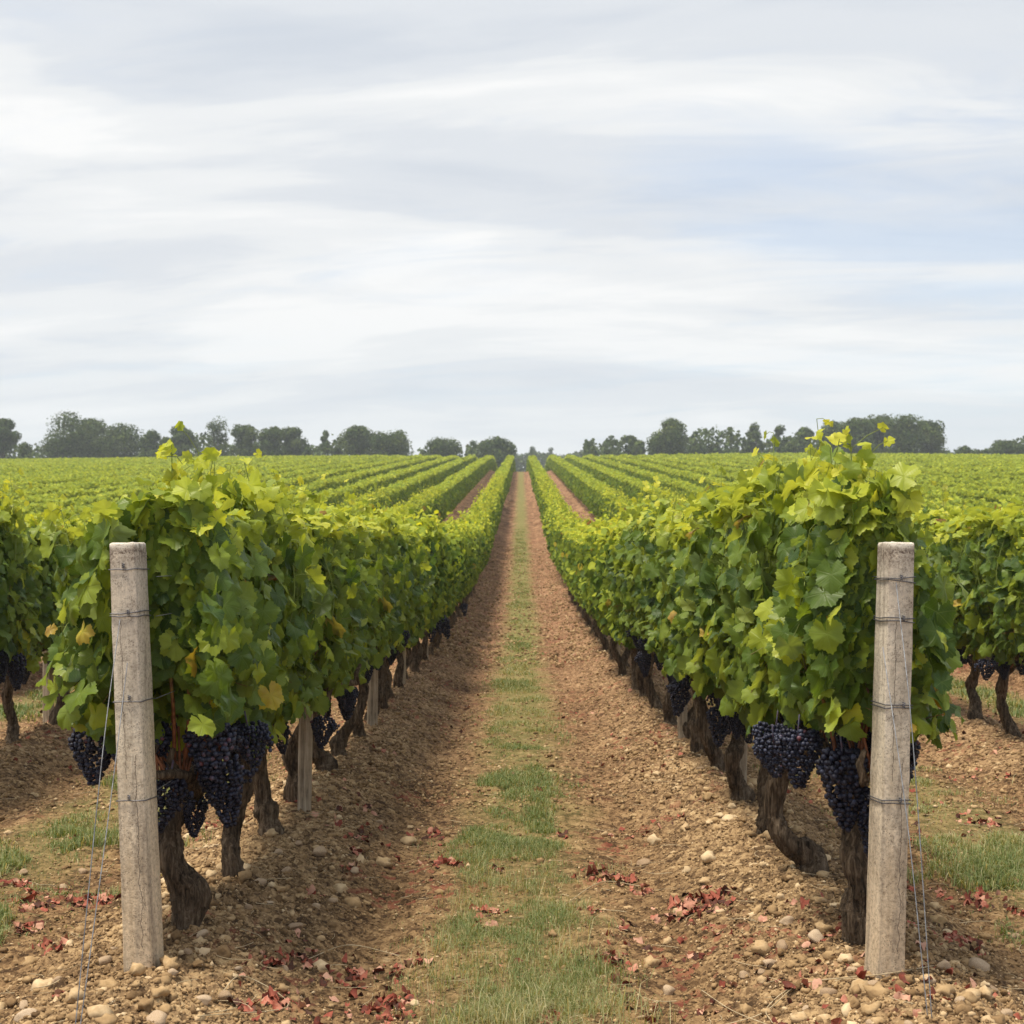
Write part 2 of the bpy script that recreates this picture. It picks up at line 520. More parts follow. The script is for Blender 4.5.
def mat_concrete():
    m, n, l = new_mat("weathered_concrete")
    M = lambda op, a, b=None, c=None, clamp=False: math_node(n, l, op, a, b, c, clamp)
    tc = n.new('ShaderNodeTexCoord'); o = tc.outputs['Object']
    sp = n.new('ShaderNodeSeparateXYZ'); l.new(o, sp.inputs[0])
    big = noise(n, l, o, 5, 4, .6)
    mp = n.new('ShaderNodeMapping'); mp.inputs['Scale'].default_value = (1, 1, .09); l.new(o, mp.inputs[0])
    streak = noise(n, l, mp.outputs[0], 42, 5, .65, .3)
    fine = noise(n, l, o, 190, 3, .6)
    col = ramp(n, l, M('ADD', M('MULTIPLY', big, .4), M('MULTIPLY', streak, .6)),
               [(.36, (.35, .305, .24)), (.48, (.54, .475, .38)), (.62, (.68, .61, .50))])
    # warm, soil-stained lower down; greyer above
    low = ramp(n, l, sp.outputs[2], [(.05, 1), (.75, 0)])
    col = mixc(n, l, M('MULTIPLY', low, .62), col, (.62, .46, .29))
    up = ramp(n, l, M('DIVIDE', sp.outputs[2], 1.3), [(.50, 0), (.80, 1)])
    col = mixc(n, l, M('MULTIPLY', up, .30), col, (.43, .37, .33))
    # pits and lichen specks
    vo = n.new('ShaderNodeTexVoronoi'); vo.inputs['Scale'].default_value = 170; l.new(o, vo.inputs['Vector'])
    pit = M('MULTIPLY', M('LESS_THAN', vo.outputs['Distance'], .32), M('GREATER_THAN', noise(n, l, o, 24, 3, .7), .53))
    col = mixc(n, l, M('MULTIPLY', pit, .55), col, (.13, .105, .085))
    stain = ramp(n, l, noise(n, l, mp.outputs[0], 16, 5, .75), [(.50, 0), (.66, .70)])
    col = mixc(n, l, stain, col, (.19, .155, .125))
    spk = noise(n, l, o, 75, 4, .8)
    col = mixc(n, l, 1.0, col, ramp(n, l, spk, [(.34, (.62, .60, .58)), (.5, (1., 1., 1.)), (.66, (1.22, 1.2, 1.16))]), 'MULTIPLY')
    # hairline cracks running down the shaft
    for (cx_, z0_, z1_, am) in ((.018, .05, .62, .020), (-.012, .55, 1.02, .014)):
        dx_ = M('ABSOLUTE', M('SUBTRACT', M('ADD', sp.outputs[0], M('MULTIPLY', M('SUBTRACT', noise(n, l, M('MULTIPLY', sp.outputs[2], 1.0), 9, 3, .6), .5), am * 2)), cx_))
        inz = M('MULTIPLY', M('GREATER_THAN', sp.outputs[2], z0_), M('LESS_THAN', sp.outputs[2], z1_))
        front_ = M('LESS_THAN', sp.outputs[1], 0.0)
        col = mixc(n, l, M('MULTIPLY', M('MULTIPLY', M('LESS_THAN', dx_, .0011), inz), M('MULTIPLY', front_, .75)), col, (.07, .055, .045))
    # dark stained head with a pale worn cap
    zt = M('ADD', sp.outputs[2], M('MULTIPLY', M('SUBTRACT', noise(n, l, o, 30, 3, .7), .5), .05))
    head = ramp(n, l, zt, [(.0, 0), (1, 0)])
    hn = n.new('ShaderNodeMapRange'); hn.inputs[1].default_value = 1.165; hn.inputs[2].default_value = 1.225
    l.new(zt, hn.inputs[0])
    hd = n.new('ShaderNodeMapRange'); hd.inputs[1].default_value = 1.246; hd.inputs[2].default_value = 1.232
    l.new(zt, hd.inputs[0])
    speck = ramp(n, l, noise(n, l, o, 120, 3, .7), [(.42, .15), (.58, .85)])
    col = mixc(n, l, M('MULTIPLY', M('MULTIPLY', hn.outputs[0], hd.outputs[0]), speck), col, (.085, .055, .04))
    cap = n.new('ShaderNodeMapRange'); cap.inputs[1].default_value = 1.240; cap.inputs[2].default_value = 1.250
    l.new(zt, cap.inputs[0])
    col = mixc(n, l, M('MULTIPLY', cap.outputs[0], M('MULTIPLY', speck, .8)), col, (.72, .68, .60))
    h = M('ADD', M('MULTIPLY', fine, .5), M('SUBTRACT', M('MULTIPLY', streak, .8), M('MULTIPLY', pit, .7)))
    out_principled(n, l, col, .9, .2, h, .7, .005)
    return m


M_CONC = mat_concrete()


def mat_simple(name, stops, scale, rough=.8, spec=.3, bstr=.4, metallic=0, tint=False, bdist=.004, det=4):
    m, n, l = new_mat(name)
    tc = n.new('ShaderNodeTexCoord')
    a = noise(n, l, tc.outputs['Object'], scale, det, .65)
    v = a
    if tint:
        t = attr(n, 'tint').outputs['Fac']
        v = math_node(n, l, 'ADD', math_node(n, l, 'MULTIPLY', a, .4), math_node(n, l, 'MULTIPLY', t, .6))
    else:
        oi = n.new('ShaderNodeObjectInfo')
        v = math_node(n, l, 'ADD', a, math_node(n, l, 'MULTIPLY', math_node(n, l, 'SUBTRACT', oi.outputs['Random'], .5), .25))
    col = ramp(n, l, v, stops)
    p, _ = out_principled(n, l, col, rough, spec, a, bstr, bdist)
    p.inputs['Metallic'].default_value = metallic
    return m


M_GRAPE = mat_simple("grape_skin", [(.30, (.005, .004, .010)), (.45, (.010, .010, .024)), (.60, (.024, .028, .055)), (.74, (.065, .074, .12)), (.86, (.15, .035, .035))], 60, .50, .32, .15, tint=True)
M_STONE = mat_simple("pale_stone", [(.25, (.24, .155, .095)), (.5, (.42, .30, .19)), (.75, (.60, .475, .345))], 22, .85, .25, .6)
M_PEBBLE = mat_simple("clod", [(.15, (.085, .050, .025)), (.38, (.22, .138, .068)), (.6, (.40, .27, .14)), (.9, (.68, .53, .34))], 40, .92, .15, .6, tint=True)
M_REDLEAF = mat_simple("dead_red_leaf", [(.25, (.065, .028, .018)), (.40, (.20, .045, .028)), (.56, (.34, .095, .06)), (.74, (.52, .29, .20))], 60, .75, .25, .5, tint=True)
M_STRAW = mat_simple("straw", [(.3, (.30, .23, .13)), (.7, (.58, .47, .31))], 20, .7, .3, .2)
M_WIRE = mat_simple("galvanised_wire", [(.3, (.12, .12, .13)), (.7, (.34, .35, .37))], 40, .45, .5, .2, .7)
M_DARKWIRE = mat_simple("dark_wire", [(.3, (.05, .05, .06)), (.7, (.15, .15, .17))], 40, .5, .5, .2, .6)


# ---------------------------------------------------------------- ground
def build_ground():
    xa = np.concatenate([np.arange(-2.9, 2.9001, .0085)])
    xb = np.arange(2.92, 6.5, .022); xc = np.arange(6.55, 10, .12)
    xd = np.arange(10.2, 70, .44); xe = np.array([75, 90, 120, 200, 400, 900, 1800.])
    side = np.concatenate([xb, xc, xd, xe])
    X = np.concatenate([-side[::-1], xa, side])
    ys = [-6.0, -3, -1, 0, 1, 2, 2.6, 3.0, 3.3]
    y = 3.5
    while y < 205:
        ys.append(y); y += min(.0075 * (y / 4) ** 1.55 if y < 60 else .6, .6)
    ys += [215, 240, 280, 340, 420, 600, 1000, 2000]
    Y = np.array(ys)
    gx, gy = np.meshgrid(X, Y)
    x, y = gx.ravel(), gy.ravel()
    z = base_z(x, y)
    cell = np.full_like(x, .5)
    m = near_w(x, y) > 0
    h, c = ground_detail(x[m], y[m])
    z[m] += h * near_w(x[m], y[m]); cell[m] = c
    mf = ~m
    cell[mf] = vnoise(x[mf] * 9, y[mf] * 9, 5)
    nx, ny = len(X), len(Y)
    i = np.arange(ny - 1)[:, None] * nx; j = np.arange(nx - 1)[None, :]
    F = np.stack([i + j, i + j + 1, i + nx + j + 1, i + nx + j], -1).reshape(-1, 4)
    me = mesh_from("ground", np.stack([x, y, z], 1), F, {'cell': cell}, smooth=True)
    o = link("ground", me, M_SOIL)
    tag(o, "brown stony soil mounded under the vine rows with grass strips between", kind='structure')
    print('ground verts', len(x))


build_ground()


# ---------------------------------------------------------------- leaves
def leaf_templates():
    th, r = [], []
    for q in range(25):
        d = q * 7.1
        lobe = max(math.exp(-(abs(d - c) / w) ** 1.7) * g for c, w, g in ((0, 27, 1.0), (55, 23, .93), (108, 27, .82), (150, 24, .60)))
        v = .70 + .29 * lobe
        v *= 1 + (.045 if q % 2 == 0 else -.040)
        if d > 158: v *= 1 - (d - 158) / 14 * .35
        th.append(R(d)); r.append(v)
    half = [(math.sin(t) * q, math.cos(t) * q) for t, q in zip(th, r)]
    pts = half + [(0, -.10)] + [(-x, y) for x, y in half[:0:-1]]
    P = np.array(pts); n = len(P)
    C = np.array([[0, 0.05]])
    mid = P * .60 + C * .40
    T = np.vstack([C, mid, P])
    F3 = np.array([[0, 1 + (k + 1) % n, 1 + k] for k in range(n)])
    F4 = np.array([[1 + k, 1 + (k + 1) % n, 1 + n + (k + 1) % n, 1 + n + k] for k in range(n)])
    hi = (T, [F3, F4[:, ::-1][:, [3, 2, 1, 0]]])
    idx = [0, 5, 8, 12, 15, 19, 23, 27, 31, 35, 38, 42, 45]
    P2 = P[idx]; T2 = np.vstack([C, P2]); n2 = len(P2)
    mid_ = (T2, [np.array([[0, 1 + (k + 1) % n2, 1 + k] for k in range(n2)])])
    T3 = np.array([[0, -.55], [0, 0.95], [.78, .45], [.66, -.35], [-.66, -.35], [-.78, .45]])
    lo = (T3, [np.array([[0, 3, 2, 1], [0, 1, 5, 4]])])
    return hi, mid_, lo


LT_HI, LT_MID, LT_LO = leaf_templates()


def put_leaves(soup, T, pos, nrm, tip, size, tint, rg, flat=1.0):
    T2, F = T
    N_ = len(pos); k = len(T2)
    n_ = norm(nrm); t_ = norm(tip - n_ * np.sum(tip * n_, 1, keepdims=True)); s_ = np.cross(t_, n_)
    x = T2[:, 0][None, :] * rg.uniform(.85, 1.12, (N_, 1)); y = np.repeat(T2[:, 1][None, :], N_, 0)
    c1 = rg.normal(-.22, .38, (N_, 1)) * flat; c2 = rg.normal(-.34, .24, (N_, 1)) * flat
    ph = rg.uniform(0, 6.28, (N_, 1)); th = np.arctan2(T2[:, 0], T2[:, 1])[None, :]
    rr = np.hypot(T2[:, 0], T2[:, 1])[None, :]
    z = c1 * x * x + c2 * y * np.abs(y) + .14 * flat * np.sin(3 * th + ph) * rr ** 2 + .07 * flat * np.sin(7 * th + ph * 2) * rr ** 3 + .10 * np.abs(x)
    L = np.stack([x, y, z], -1) * size[:, None, None]
    V = pos[:, None, :] + L[..., 0:1] * s_[:, None] + L[..., 1:2] * t_[:, None] + L[..., 2:3] * n_[:, None]
    FF = [(f[None] + (np.arange(N_) * k)[:, None, None]).reshape(-1, f.shape[1]) for f in F]
    luv = np.zeros((N_, k, 3)); luv[..., 0] = T2[:, 0]; luv[..., 1] = T2[:, 1]
    soup.add(V.reshape(-1, 3), FF, tint=np.repeat(tint, k), luv=luv.reshape(-1, 3))


def half_width(z, w):
    # cross-section of the trained canopy
    t = np.clip((z - .42) / 1.1, 0, 1)
    return w * (.45 + .62 * np.sin(np.clip(t * 1.15 + .08, 0, 1) * math.pi) ** .6)


def canopy(seed, T, dens=1.0, w=.33, ztop=1.50, zbot=.52, ylen=.92, outer=0, front=False, petioles=True, big=1.0, shoots=13, extra=()):
    """foliage soup and cane soup of one vine; outer: -1/+1 = side that sprawls"""
    rg = np.random.default_rng(seed)
    leaf, cane = Soup(), Soup()
    P, NR, TP, SZ, TI = [], [], [], [], []
    for s in range(shoots + len(extra)):
        y0 = rg.uniform(-.5, .5) * ylen * .9
        sd = rg.choice([-1, 1])
        zt = ztop + rg.normal(0, .06) + (rg.uniform(.08, .22) if rg.random() < .2 else 0)
        st = np.array([rg.normal(0, .03), y0 * .8, rg.uniform(.44, .56)])
        x1 = sd * w * rg.uniform(.2, 1.0) + (outer * w * .35 if outer else 0)
        en = np.array([x1 * rg.uniform(.3, 1.0), y0 + rg.normal(0, .10), zt])
        mid_ = np.array([x1 * 1.1, y0 + rg.normal(0, .05), .5 * (st[2] + zt)])
        if s >= shoots: st, mid_, en = [np.array(v, float) for v in extra[s - shoots]]
        C = spline(np.array([st, mid_, en]), 22)
        if front: C[:, 1] = np.maximum(C[:, 1], -.17)
        ln = np.sum(np.linalg.norm(np.diff(C, axis=0), axis=1))
        if petioles:
            V, F = tube(C, np.linspace(.0048, .0015, 22), 5, cap=False); cane.add(V, F)
        nn = int(ln / (.046 if s < shoots else .030) * dens)
        ts = np.linspace(.24 if front else .10, 1.0, max(nn, 3))
        for q, t in enumerate(ts):
            p = C[min(int(t * 21), 21)]
            side = np.array([np.sign(x1) * (1 if q % 2 else -.4), rg.normal(0, .8), rg.normal(.1, .3)])
            if outer and rg.random() < .35: side[0] = outer
            if front and rg.random() < .5: side[1] = -abs(side[1]) - .4
            side = norm(side)
            tipness = sstep(.72, 1.0, np.array(t))
            pl = .075 * (1 - .5 * tipness) * (.38 if s >= shoots else 1) * rg.uniform(.6, 1.3)
            for b in range(2 if (rg.random() < .45 and T is not LT_LO) else 1):
                lp = p + side * pl + rg.normal(0, .018, 3) + (rg.normal(0, .05, 3) if b else 0)
                P.append(lp)
                NR.append(side * .75 + np.array([0, 0, .42]) + rg.normal(0, .36, 3) + np.array([0, -.25 if front else 0, 0]))
                TP.append(side * .45 + np.array([0, 0, -.75 + .9 * tipness]) + rg.normal(0, .38, 3))
                SZ.append(rg.uniform(.040, .068) * (1 - .48 * tipness) * big * (.8 if b else 1))
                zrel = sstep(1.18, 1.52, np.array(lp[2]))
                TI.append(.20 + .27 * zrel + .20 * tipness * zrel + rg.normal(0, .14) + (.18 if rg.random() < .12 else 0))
                if petioles:
                    V, F = tube(np.array([p, (p + lp) / 2 + [0, 0, .008], lp]), .0014, 3, cap=False); cane.add(V, F)
    if front:       # old bare canes that show under the leaves
        for (bx_, tx_, ty_) in ((0, .04, -.20), (-.03, -.02, -.22), (.05, .10, -.16), (-.06, -.20, -.12)):
            V, F = tube(spline(np.array([[bx_, -.06, .48], [(bx_ + tx_) / 2 + .02, ty_ * .8, .70], [tx_, ty_, .98]]), 12), np.linspace(.0075, .005, 12), 7); cane.add(V, F)
    # leaves of side shoots that fill the wall of foliage
    nf = int(500 * dens * ylen / .92 / big ** 1.5)
    y = rg.uniform(-.5, .5, nf) * ylen * 1.06
    z = zbot + (ztop - zbot) * rg.uniform(0, 1, nf) ** .9
    z += .05 * np.sin(y * 9 + seed)
    sd = rg.choice([-1., 1.], nf)
    hw = half_width(z, w) * (1 + (.45 * (sd == outer) if outer else 0)) * (.85 + .3 * vnoise(y * 5 + seed, z * 5, 3))
    x = sd * hw * rg.uniform(.35, 1.05, nf)
    P2 = np.stack([x, y, z], 1)
    n2 = np.stack([sd * rg.uniform(.3, 1.0, nf), rg.normal(0, .45, nf) - (.35 if front else 0), rg.uniform(.05, .85, nf)], 1)
    t2 = np.stack([sd * .35, rg.normal(0, .4, nf), -.9 + rg.normal(0, .3, nf)], 1)
    s2 = rg.uniform(.036, .066, nf) * big
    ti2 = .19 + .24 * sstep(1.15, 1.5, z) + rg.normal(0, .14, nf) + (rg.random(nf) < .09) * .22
    # leaves closing the top, and the front of an end vine
    ex = int((60 if T is not LT_LO else 20) * dens / big)
    yt = rg.uniform(-.5, .5, ex) * ylen; xt = rg.uniform(-1, 1, ex) * w * .85 + outer * .05
    P3 = np.stack([xt, yt, ztop + rg.normal(-.03, .05, ex)], 1)
    n3 = np.stack([rg.normal(0, .45, ex), rg.normal(0, .45, ex), np.full(ex, .9)], 1); t3 = rg.normal(0, 1, (ex, 3))
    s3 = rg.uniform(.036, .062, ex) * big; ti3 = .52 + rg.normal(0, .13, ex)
    PP = [np.array(P), P2, P3]; NN = [np.array(NR), n2, n3]; TT = [np.array(TP), t2, t3]
    SS = [np.array(SZ), s2, s3]; TI_ = [np.array(TI), ti2, ti3]
    if front:
        fx = 150
        xf = rg.uniform(-1, 1, fx); zf = zbot + .10 + (ztop - zbot - .10) * rg.uniform(0, 1, fx)
        xf = xf * half_width(zf, w) * 1.1 + outer * .08
        PP.append(np.stack([xf, -.22 - .12 * np.sqrt(np.clip(1 - (xf / .35) ** 2, 0, 1)) + rg.normal(0, .04, fx), zf], 1))
        NN.append(np.stack([rg.normal(0, .45, fx), -rg.uniform(.4, 1, fx), rg.uniform(.1, .8, fx)], 1))
        TT.append(np.stack([rg.normal(0, .5, fx), np.full(fx, -.3), np.full(fx, -.9)], 1))
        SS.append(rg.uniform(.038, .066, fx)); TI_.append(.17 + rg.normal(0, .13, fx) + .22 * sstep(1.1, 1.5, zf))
    P, NR, TP, SZ, TI = map(np.concatenate, (PP, NN, TT, SS, TI_))
    if front:       # keep clear of the post
        m_ = np.abs(P[:, 0]) < .15
        P[m_, 1] = np.maximum(P[m_, 1], -.22 - .02 * rg.random(m_.sum()))
        NR[m_ & (P[:, 1] < -.18), 1] -= .8
    rot = rg.random(len(TI)) < (.010 if T is not LT_LO else .004)
    TI = np.clip(TI, .02, .80); TI[rot] = rg.uniform(.9, 1.0, rot.sum())
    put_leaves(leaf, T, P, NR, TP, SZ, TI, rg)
    return leaf, cane


def bark_bump(rg, amp=.16):
    ph = rg.uniform(0, 6.28, 6); tw = rg.uniform(-3, 3)
    def f(th, s):
        a = th + tw * s
        b = amp * .6 * np.sin(3 * a + ph[0] + 3 * s) + amp * .6 * np.sin(5 * a + ph[1] - 5 * s) + amp * .45 * np.sin(9 * a + ph[2] + 9 * s) + amp * .35 * np.sin(14 * a + ph[4])
        return 1 + b * .7 + amp * .5 * np.sin(17 * s + ph[3] + 2 * th)
    return f


def trunk_soup(spec, seed, sides=22, segs=46):
    """spec rows: dx, dz, radius"""
    rg = np.random.default_rng(seed)
    S = Soup()
    P = np.array([[a, rg.normal(0, .012), b, r] for a, b, r in spec])
    P[:, 3] *= .80
    C = spline(P, segs)
    wob = np.linspace(0, 1, segs)
    C[:, 0] += .012 * np.sin(9 * wob + rg.uniform(0, 6)) ; C[:, 1] += .018 * np.sin(7 * wob + rg.uniform(0, 6))
    for _ in range(3):
        C[:, 3] *= 1 + rg.uniform(.10, .32) * np.exp(-((wob - rg.uniform(.05, .95)) / .055) ** 2)
    C[:, 3] *= 1 + .16 * np.exp(-(wob / .12) ** 2)
    V, F = tube(C[:, :3], np.abs(C[:, 3]), sides, bark_bump(rg))
    nr_ = norm(V - np.vstack([np.repeat(C[:, :3], sides, 0), C[0, :3], C[-1, :3]]))
    V = V + nr_ * (rg.normal(0, .0022, (len(V), 1)) if sides > 12 else 0)
    S.add(V, F)
    hd = C[-1, :3]
    for s in (-1, 1):       # arms along the row
        e = hd + [rg.normal(0, .03), s * rg.uniform(.22, .36), rg.uniform(.03, .10)]
        m_ = hd + [rg.normal(0, .02), s * .10, rg.uniform(.02, .07)]
        A = spline(np.array([hd - [0, 0, .03], m_, e]), max(segs // 3, 5))
        V, F = tube(A, np.linspace(.028, .013, len(A)), max(sides // 2, 6), bark_bump(rg, .2)); S.add(V, F)
        for q in range(3 if sides > 12 else 1):
            b = A[int(len(A) * (.35 + .3 * q)) % len(A)]
            V, F = tube(np.array([b, b + [rg.normal(0, .02), rg.normal(0, .02), .05], b + [rg.normal(0, .03), rg.normal(0, .02), .09]]), [.014, .012, .009], 7)
            S.add(V, F)
    return S


def generic_spec(rg):
    ln = rg.normal(0, .06); k = rg.uniform(-.09, .09); b = rg.uniform(.045, .058)
    return [(0, -.06, b), (0, .03, b * rg.uniform(1., 1.15)), (k * .4, .11, b * .9), (k, .22, .038), (k * .8 + ln * .6, .34, .040), (ln, .47, .047)]


# grapes ------------------------------------------------------------
def ico(sub):
    t = (1 + 5 ** .5) / 2
    V = [(-1, t, 0), (1, t, 0), (-1, -t, 0), (1, -t, 0), (0, -1, t), (0, 1, t), (0, -1, -t), (0, 1, -t), (t, 0, -1), (t, 0, 1), (-t, 0, -1), (-t, 0, 1)]
    F = [(0, 11, 5), (0, 5, 1), (0, 1, 7), (0, 7, 10), (0, 10, 11), (1, 5, 9), (5, 11, 4), (11, 10, 2), (10, 7, 6), (7, 1, 8), (3, 9, 4), (3, 4, 2), (3, 2, 6), (3, 6, 8), (3, 8, 9), (4, 9, 5), (2, 4, 11), (6, 2, 10), (8, 6, 7), (9, 8, 1)]
    V = [norm(np.array(v, float)) for v in V]
    for _ in range(sub):
        mid_ = {}; F2 = []
        def mp(a, b):
            k = (min(a, b), max(a, b))
            if k not in mid_: V.append(norm((V[a] + V[b]) / 2)); mid_[k] = len(V) - 1
            return mid_[k]
        for a, b, c in F:
            x, y, z = mp(a, b), mp(b, c), mp(c, a)
            F2 += [(a, x, z), (b, y, x), (c, z, y), (x, y, z)]
        F = F2
    return np.array(V), np.array(F)


ICO0, ICO1, ICO2 = ico(0), ico(1), ico(2)


def cluster_soup(seed, ic, ln=.19, rad=.052, br=.0085, n=120):
    rg = np.random.default_rng(seed)
    S = Soup(); pts = []
    lay = int(ln / (br * 1.5))
    for q in range(lay):
        t = q / (lay - 1)
        rr = rad * (1 - t ** 1.5 * .80) * (.55 + .45 * min(1, t * 5 + .35))
        m_ = max(1, int(2 * math.pi * rr / (br * 1.95)))
        for k in range(m_):
            a = 2 * math.pi * (k + .5 * (q % 2)) / m_ + rg.normal(0, .12)
            r_ = rr * rg.uniform(.82, 1.08)
            pts.append((r_ * math.cos(a), r_ * math.sin(a), -t * ln + rg.normal(0, br * .25)))
    # shoulder wing
    wa = rg.uniform(0, 6.28)
    for _ in range(16):
        pts.append((math.cos(wa) * rad * 1.15 + rg.normal(0, .012), math.sin(wa) * rad * 1.15 + rg.normal(0, .012), -.03 - abs(rg.normal(0, .018))))
    IV, IF = ic
    base = rg.uniform(.35, .62)
    for p in pts:
        V = IV * br * rg.uniform(.85, 1.12) + np.array(p)
        S.add(V, IF, tint=np.full(len(V), np.clip(base + rg.normal(0, .10) + (.35 if rg.random() < .06 else 0), 0, 1)))
    V, F = tube(np.array([[0, 0, .05], [.004, 0, .01], [0, 0, -.05]]), [.0028, .0025, .002], 5)
    S.add(V, F, tint=np.full(len(V), .95))
    return S


CL_HI = [cluster_soup(100 + k, ICO1, .125 + .025 * (k % 3), .056 + .009 * (k % 2), .0068).mesh("grape_cluster", True) for k in range(6)]
CL_LO = [cluster_soup(200 + k, ICO0, .18, .055, .013).mesh("grape_cluster", True) for k in range(3)]
for me in CL_HI + CL_LO: me.materials.append(M_GRAPE)

# ---------------------------------------------------------------- vine kinds
TR_NEAR = [trunk_soup(generic_spec(np.random.default_rng(k)), k).mesh("trunk", True) for k in range(6)]
TR_FAR = [trunk_soup(generic_spec(np.random.default_rng(40 + k)), 40 + k, 8, 9).mesh("trunk", True) for k in range(4)]
for me in TR_NEAR + TR_FAR: me.materials.append(M_BARK)


def fol_pair(seed, T, **kw):
    lf, cn = canopy(seed, T, **kw)
    lm = lf.mesh("foliage", T is LT_HI); lm.materials.append(M_LEAF if T is LT_HI else M_LEAF_FAR)
    cm = None
    if cn.n: cm = cn.mesh("canes", True); cm.materials.append(M_CANE)
    return lm, cm


FOL_HI = [fol_pair(300 + k, LT_HI, w=.215, ztop=1.45, zbot=.54) for k in range(7)]
FOL_MID = [fol_pair(400 + k, LT_MID, w=.235, ztop=1.46, zbot=.45, petioles=False, big=.98, dens=1.15) for k in range(6)]
FOL_LO = [fol_pair(500 + k, LT_LO, w=.29, ztop=1.48, zbot=.36, petioles=False, big=1.22, dens=1.0) for k in range(6)]

SPECS = {
    ('L', 0): [(0, -.08, .050), (0, .02, .062), (.008, .10, .078), (-.030, .19, .052), (-.058, .29, .042), (-.035, .38, .050), (0, .46, .058)],
    ('L', 1): [(0, -.06, .045), (0, .05, .046), (.01, .16, .038), (.03, .30, .040), (.04, .42, .045), (.06, .50, .05)],
    ('L', 2): [(.01, -.06, .052), (0, .05, .052), (-.04, .12, .046), (-.065, .24, .042), (-.05, .36, .045), (-.03, .48, .05)],
    ('L', 4): [(0, -.05, .055), (0, .04, .062), (-.04, .12, .046), (-.065, .25, .040), (-.04, .45, .045)],
    ('R', 0): [(0, -.08, .048), (-.005, .02, .072), (.005, .09, .074), (.017, .16, .046), (0, .27, .040), (-.015, .38, .046), (-.02, .46, .056)],
    ('R', 1): [(.035, -.10, .045), (.05, -.03, .060), (.045, .035, .066), (.005, .065, .056), (-.055, .10, .046), (-.09, .20, .042), (-.075, .34, .045), (-.05, .46, .05)],
    ('R', 2): [(-.01, -.05, .055), (-.02, .05, .052), (0, .15, .046), (.02, .30, .045), (.03, .46, .05)],
    ('R', 4): [(.03, -.05, .05), (.02, .05, .05), (-.02, .15, .045), (-.08, .32, .042), (-.10, .46, .046)],
}
ORD = ["first", "second", "third", "fourth", "fifth", "sixth", "seventh", "eighth", "ninth", "tenth", "eleventh", "twelfth", "thirteenth", "fourteenth",
       "fifteenth", "sixteenth", "seventeenth", "eighteenth", "nineteenth", "twentieth"]
VINE_N = [0]


def copy_obj(src, name, parent):
    o = src.copy(); o.name = name; COL.objects.link(o); o.parent = parent
    return o


MASTERS = {}


def part(name, me, parent):
    """a copied part that shares its mesh"""
    if me.name not in MASTERS:
        MASTERS[me.name] = link(name, me, None, parent); return MASTERS[me.name]
    o = copy_obj(MASTERS[me.name], name, parent)
    o.location = (0, 0, 0); o.rotation_euler = (0, 0, 0); o.scale = (1, 1, 1)
    return o


def make_vine(side, k, x, y, label, group, special=None):
    rg = np.random.default_rng(int(abs(x) * 1000 + y * 37) + (5 if x < 0 else 0))
    z = float(base_z(x, y))
    root = empty("grapevine", (x, y, z))
    tag(root, label, "grapevine", group)
    i = VINE_N[0]; VINE_N[0] += 1
    near, mid_ = y < 13, y < 34
    # trunk
    if (side, k) in SPECS:
        me = trunk_soup(SPECS[(side, k)], 60 + k, 26, 60).mesh("trunk", True); me.materials.append(M_BARK)
        link("trunk", me, None, root)
    else:
        t = part("trunk", (TR_NEAR if near else TR_FAR)[i % (6 if near else 4)], root)
        t.rotation_euler.z = rg.choice([0, math.pi]) + rg.normal(0, .3)
        t.scale = (1, 1, rg.uniform(.93, 1.08))
    # foliage
    if special:
        lm, cm = special
        f = link("foliage", lm, None, root)
        link("cane", cm, None, root)
        flip = 0
    else:
        pool = FOL_HI if near else (FOL_MID if mid_ else FOL_LO)
        lm, cm = pool[int(rg.integers(len(pool)))]
        flip = rg.choice([0, math.pi])
        sz = rg.uniform(.94, 1.05)
        f = part("foliage", lm, root); f.rotation_euler.z = flip; f.scale = (rg.uniform(.92, 1.12), 1, sz)
        if cm:
            c = part("cane", cm, root); c.rotation_euler.z = flip; c.scale = f.scale
    # grapes
    nm = 'grape_cluster'
    if near or y < 22:
        if (side, k) in CLUSTERS:
            for (cx, cy, cz, s) in CLUSTERS[(side, k)]:
                c = part(nm, CL_HI[int(rg.integers(6))], root); c.location = (cx, cy, cz)
                c.scale = (s, s, s); c.rotation_euler = (rg.normal(0, .12), rg.normal(0, .12), rg.uniform(0, 6.28))
        else:
            for q in range(7 if near else 6):
                c = part(nm, (CL_HI if near else CL_LO)[int(rg.integers(6 if near else 3))], root)
                c.location = (rg.normal(0, .09), rg.uniform(-.40, .40), rg.uniform(.44, .66))
                s = rg.uniform(.65, 1.2); c.scale = (s, s, s)
                c.rotation_euler = (rg.normal(0, .12), rg.normal(0, .12), rg.uniform(0, 6.28))
    return root


CLUSTERS = {
    ('L', 0): [(.10, -.12, .66, 1.3), (.12, -.06, .53, 1.15), (-.02, -.18, .50, 1.2), (-.08, -.14, .66, 1.0), (-.30, -.06, .64, 1.15), (-.20, -.08, .67, 1.1), (.16, .22, .62, 1.1), (.10, .36, .62, 1.0), (-.1, .25, .62, 1.1), (.02, .02, .40, .7)],
    ('R', 0): [(-.08, -.15, .60, 1.35), (.03, -.17, .48, 1.15), (.10, -.12, .62, 1.1), (-.18, .02, .64, 1.15), (-.24, .16, .60, 1.0), (-.20, .36, .62, 1.15), (.14, .05, .62, 1.1), (.05, .25, .60, 1.1), (.0, -.02, .64, 1.0)],
}

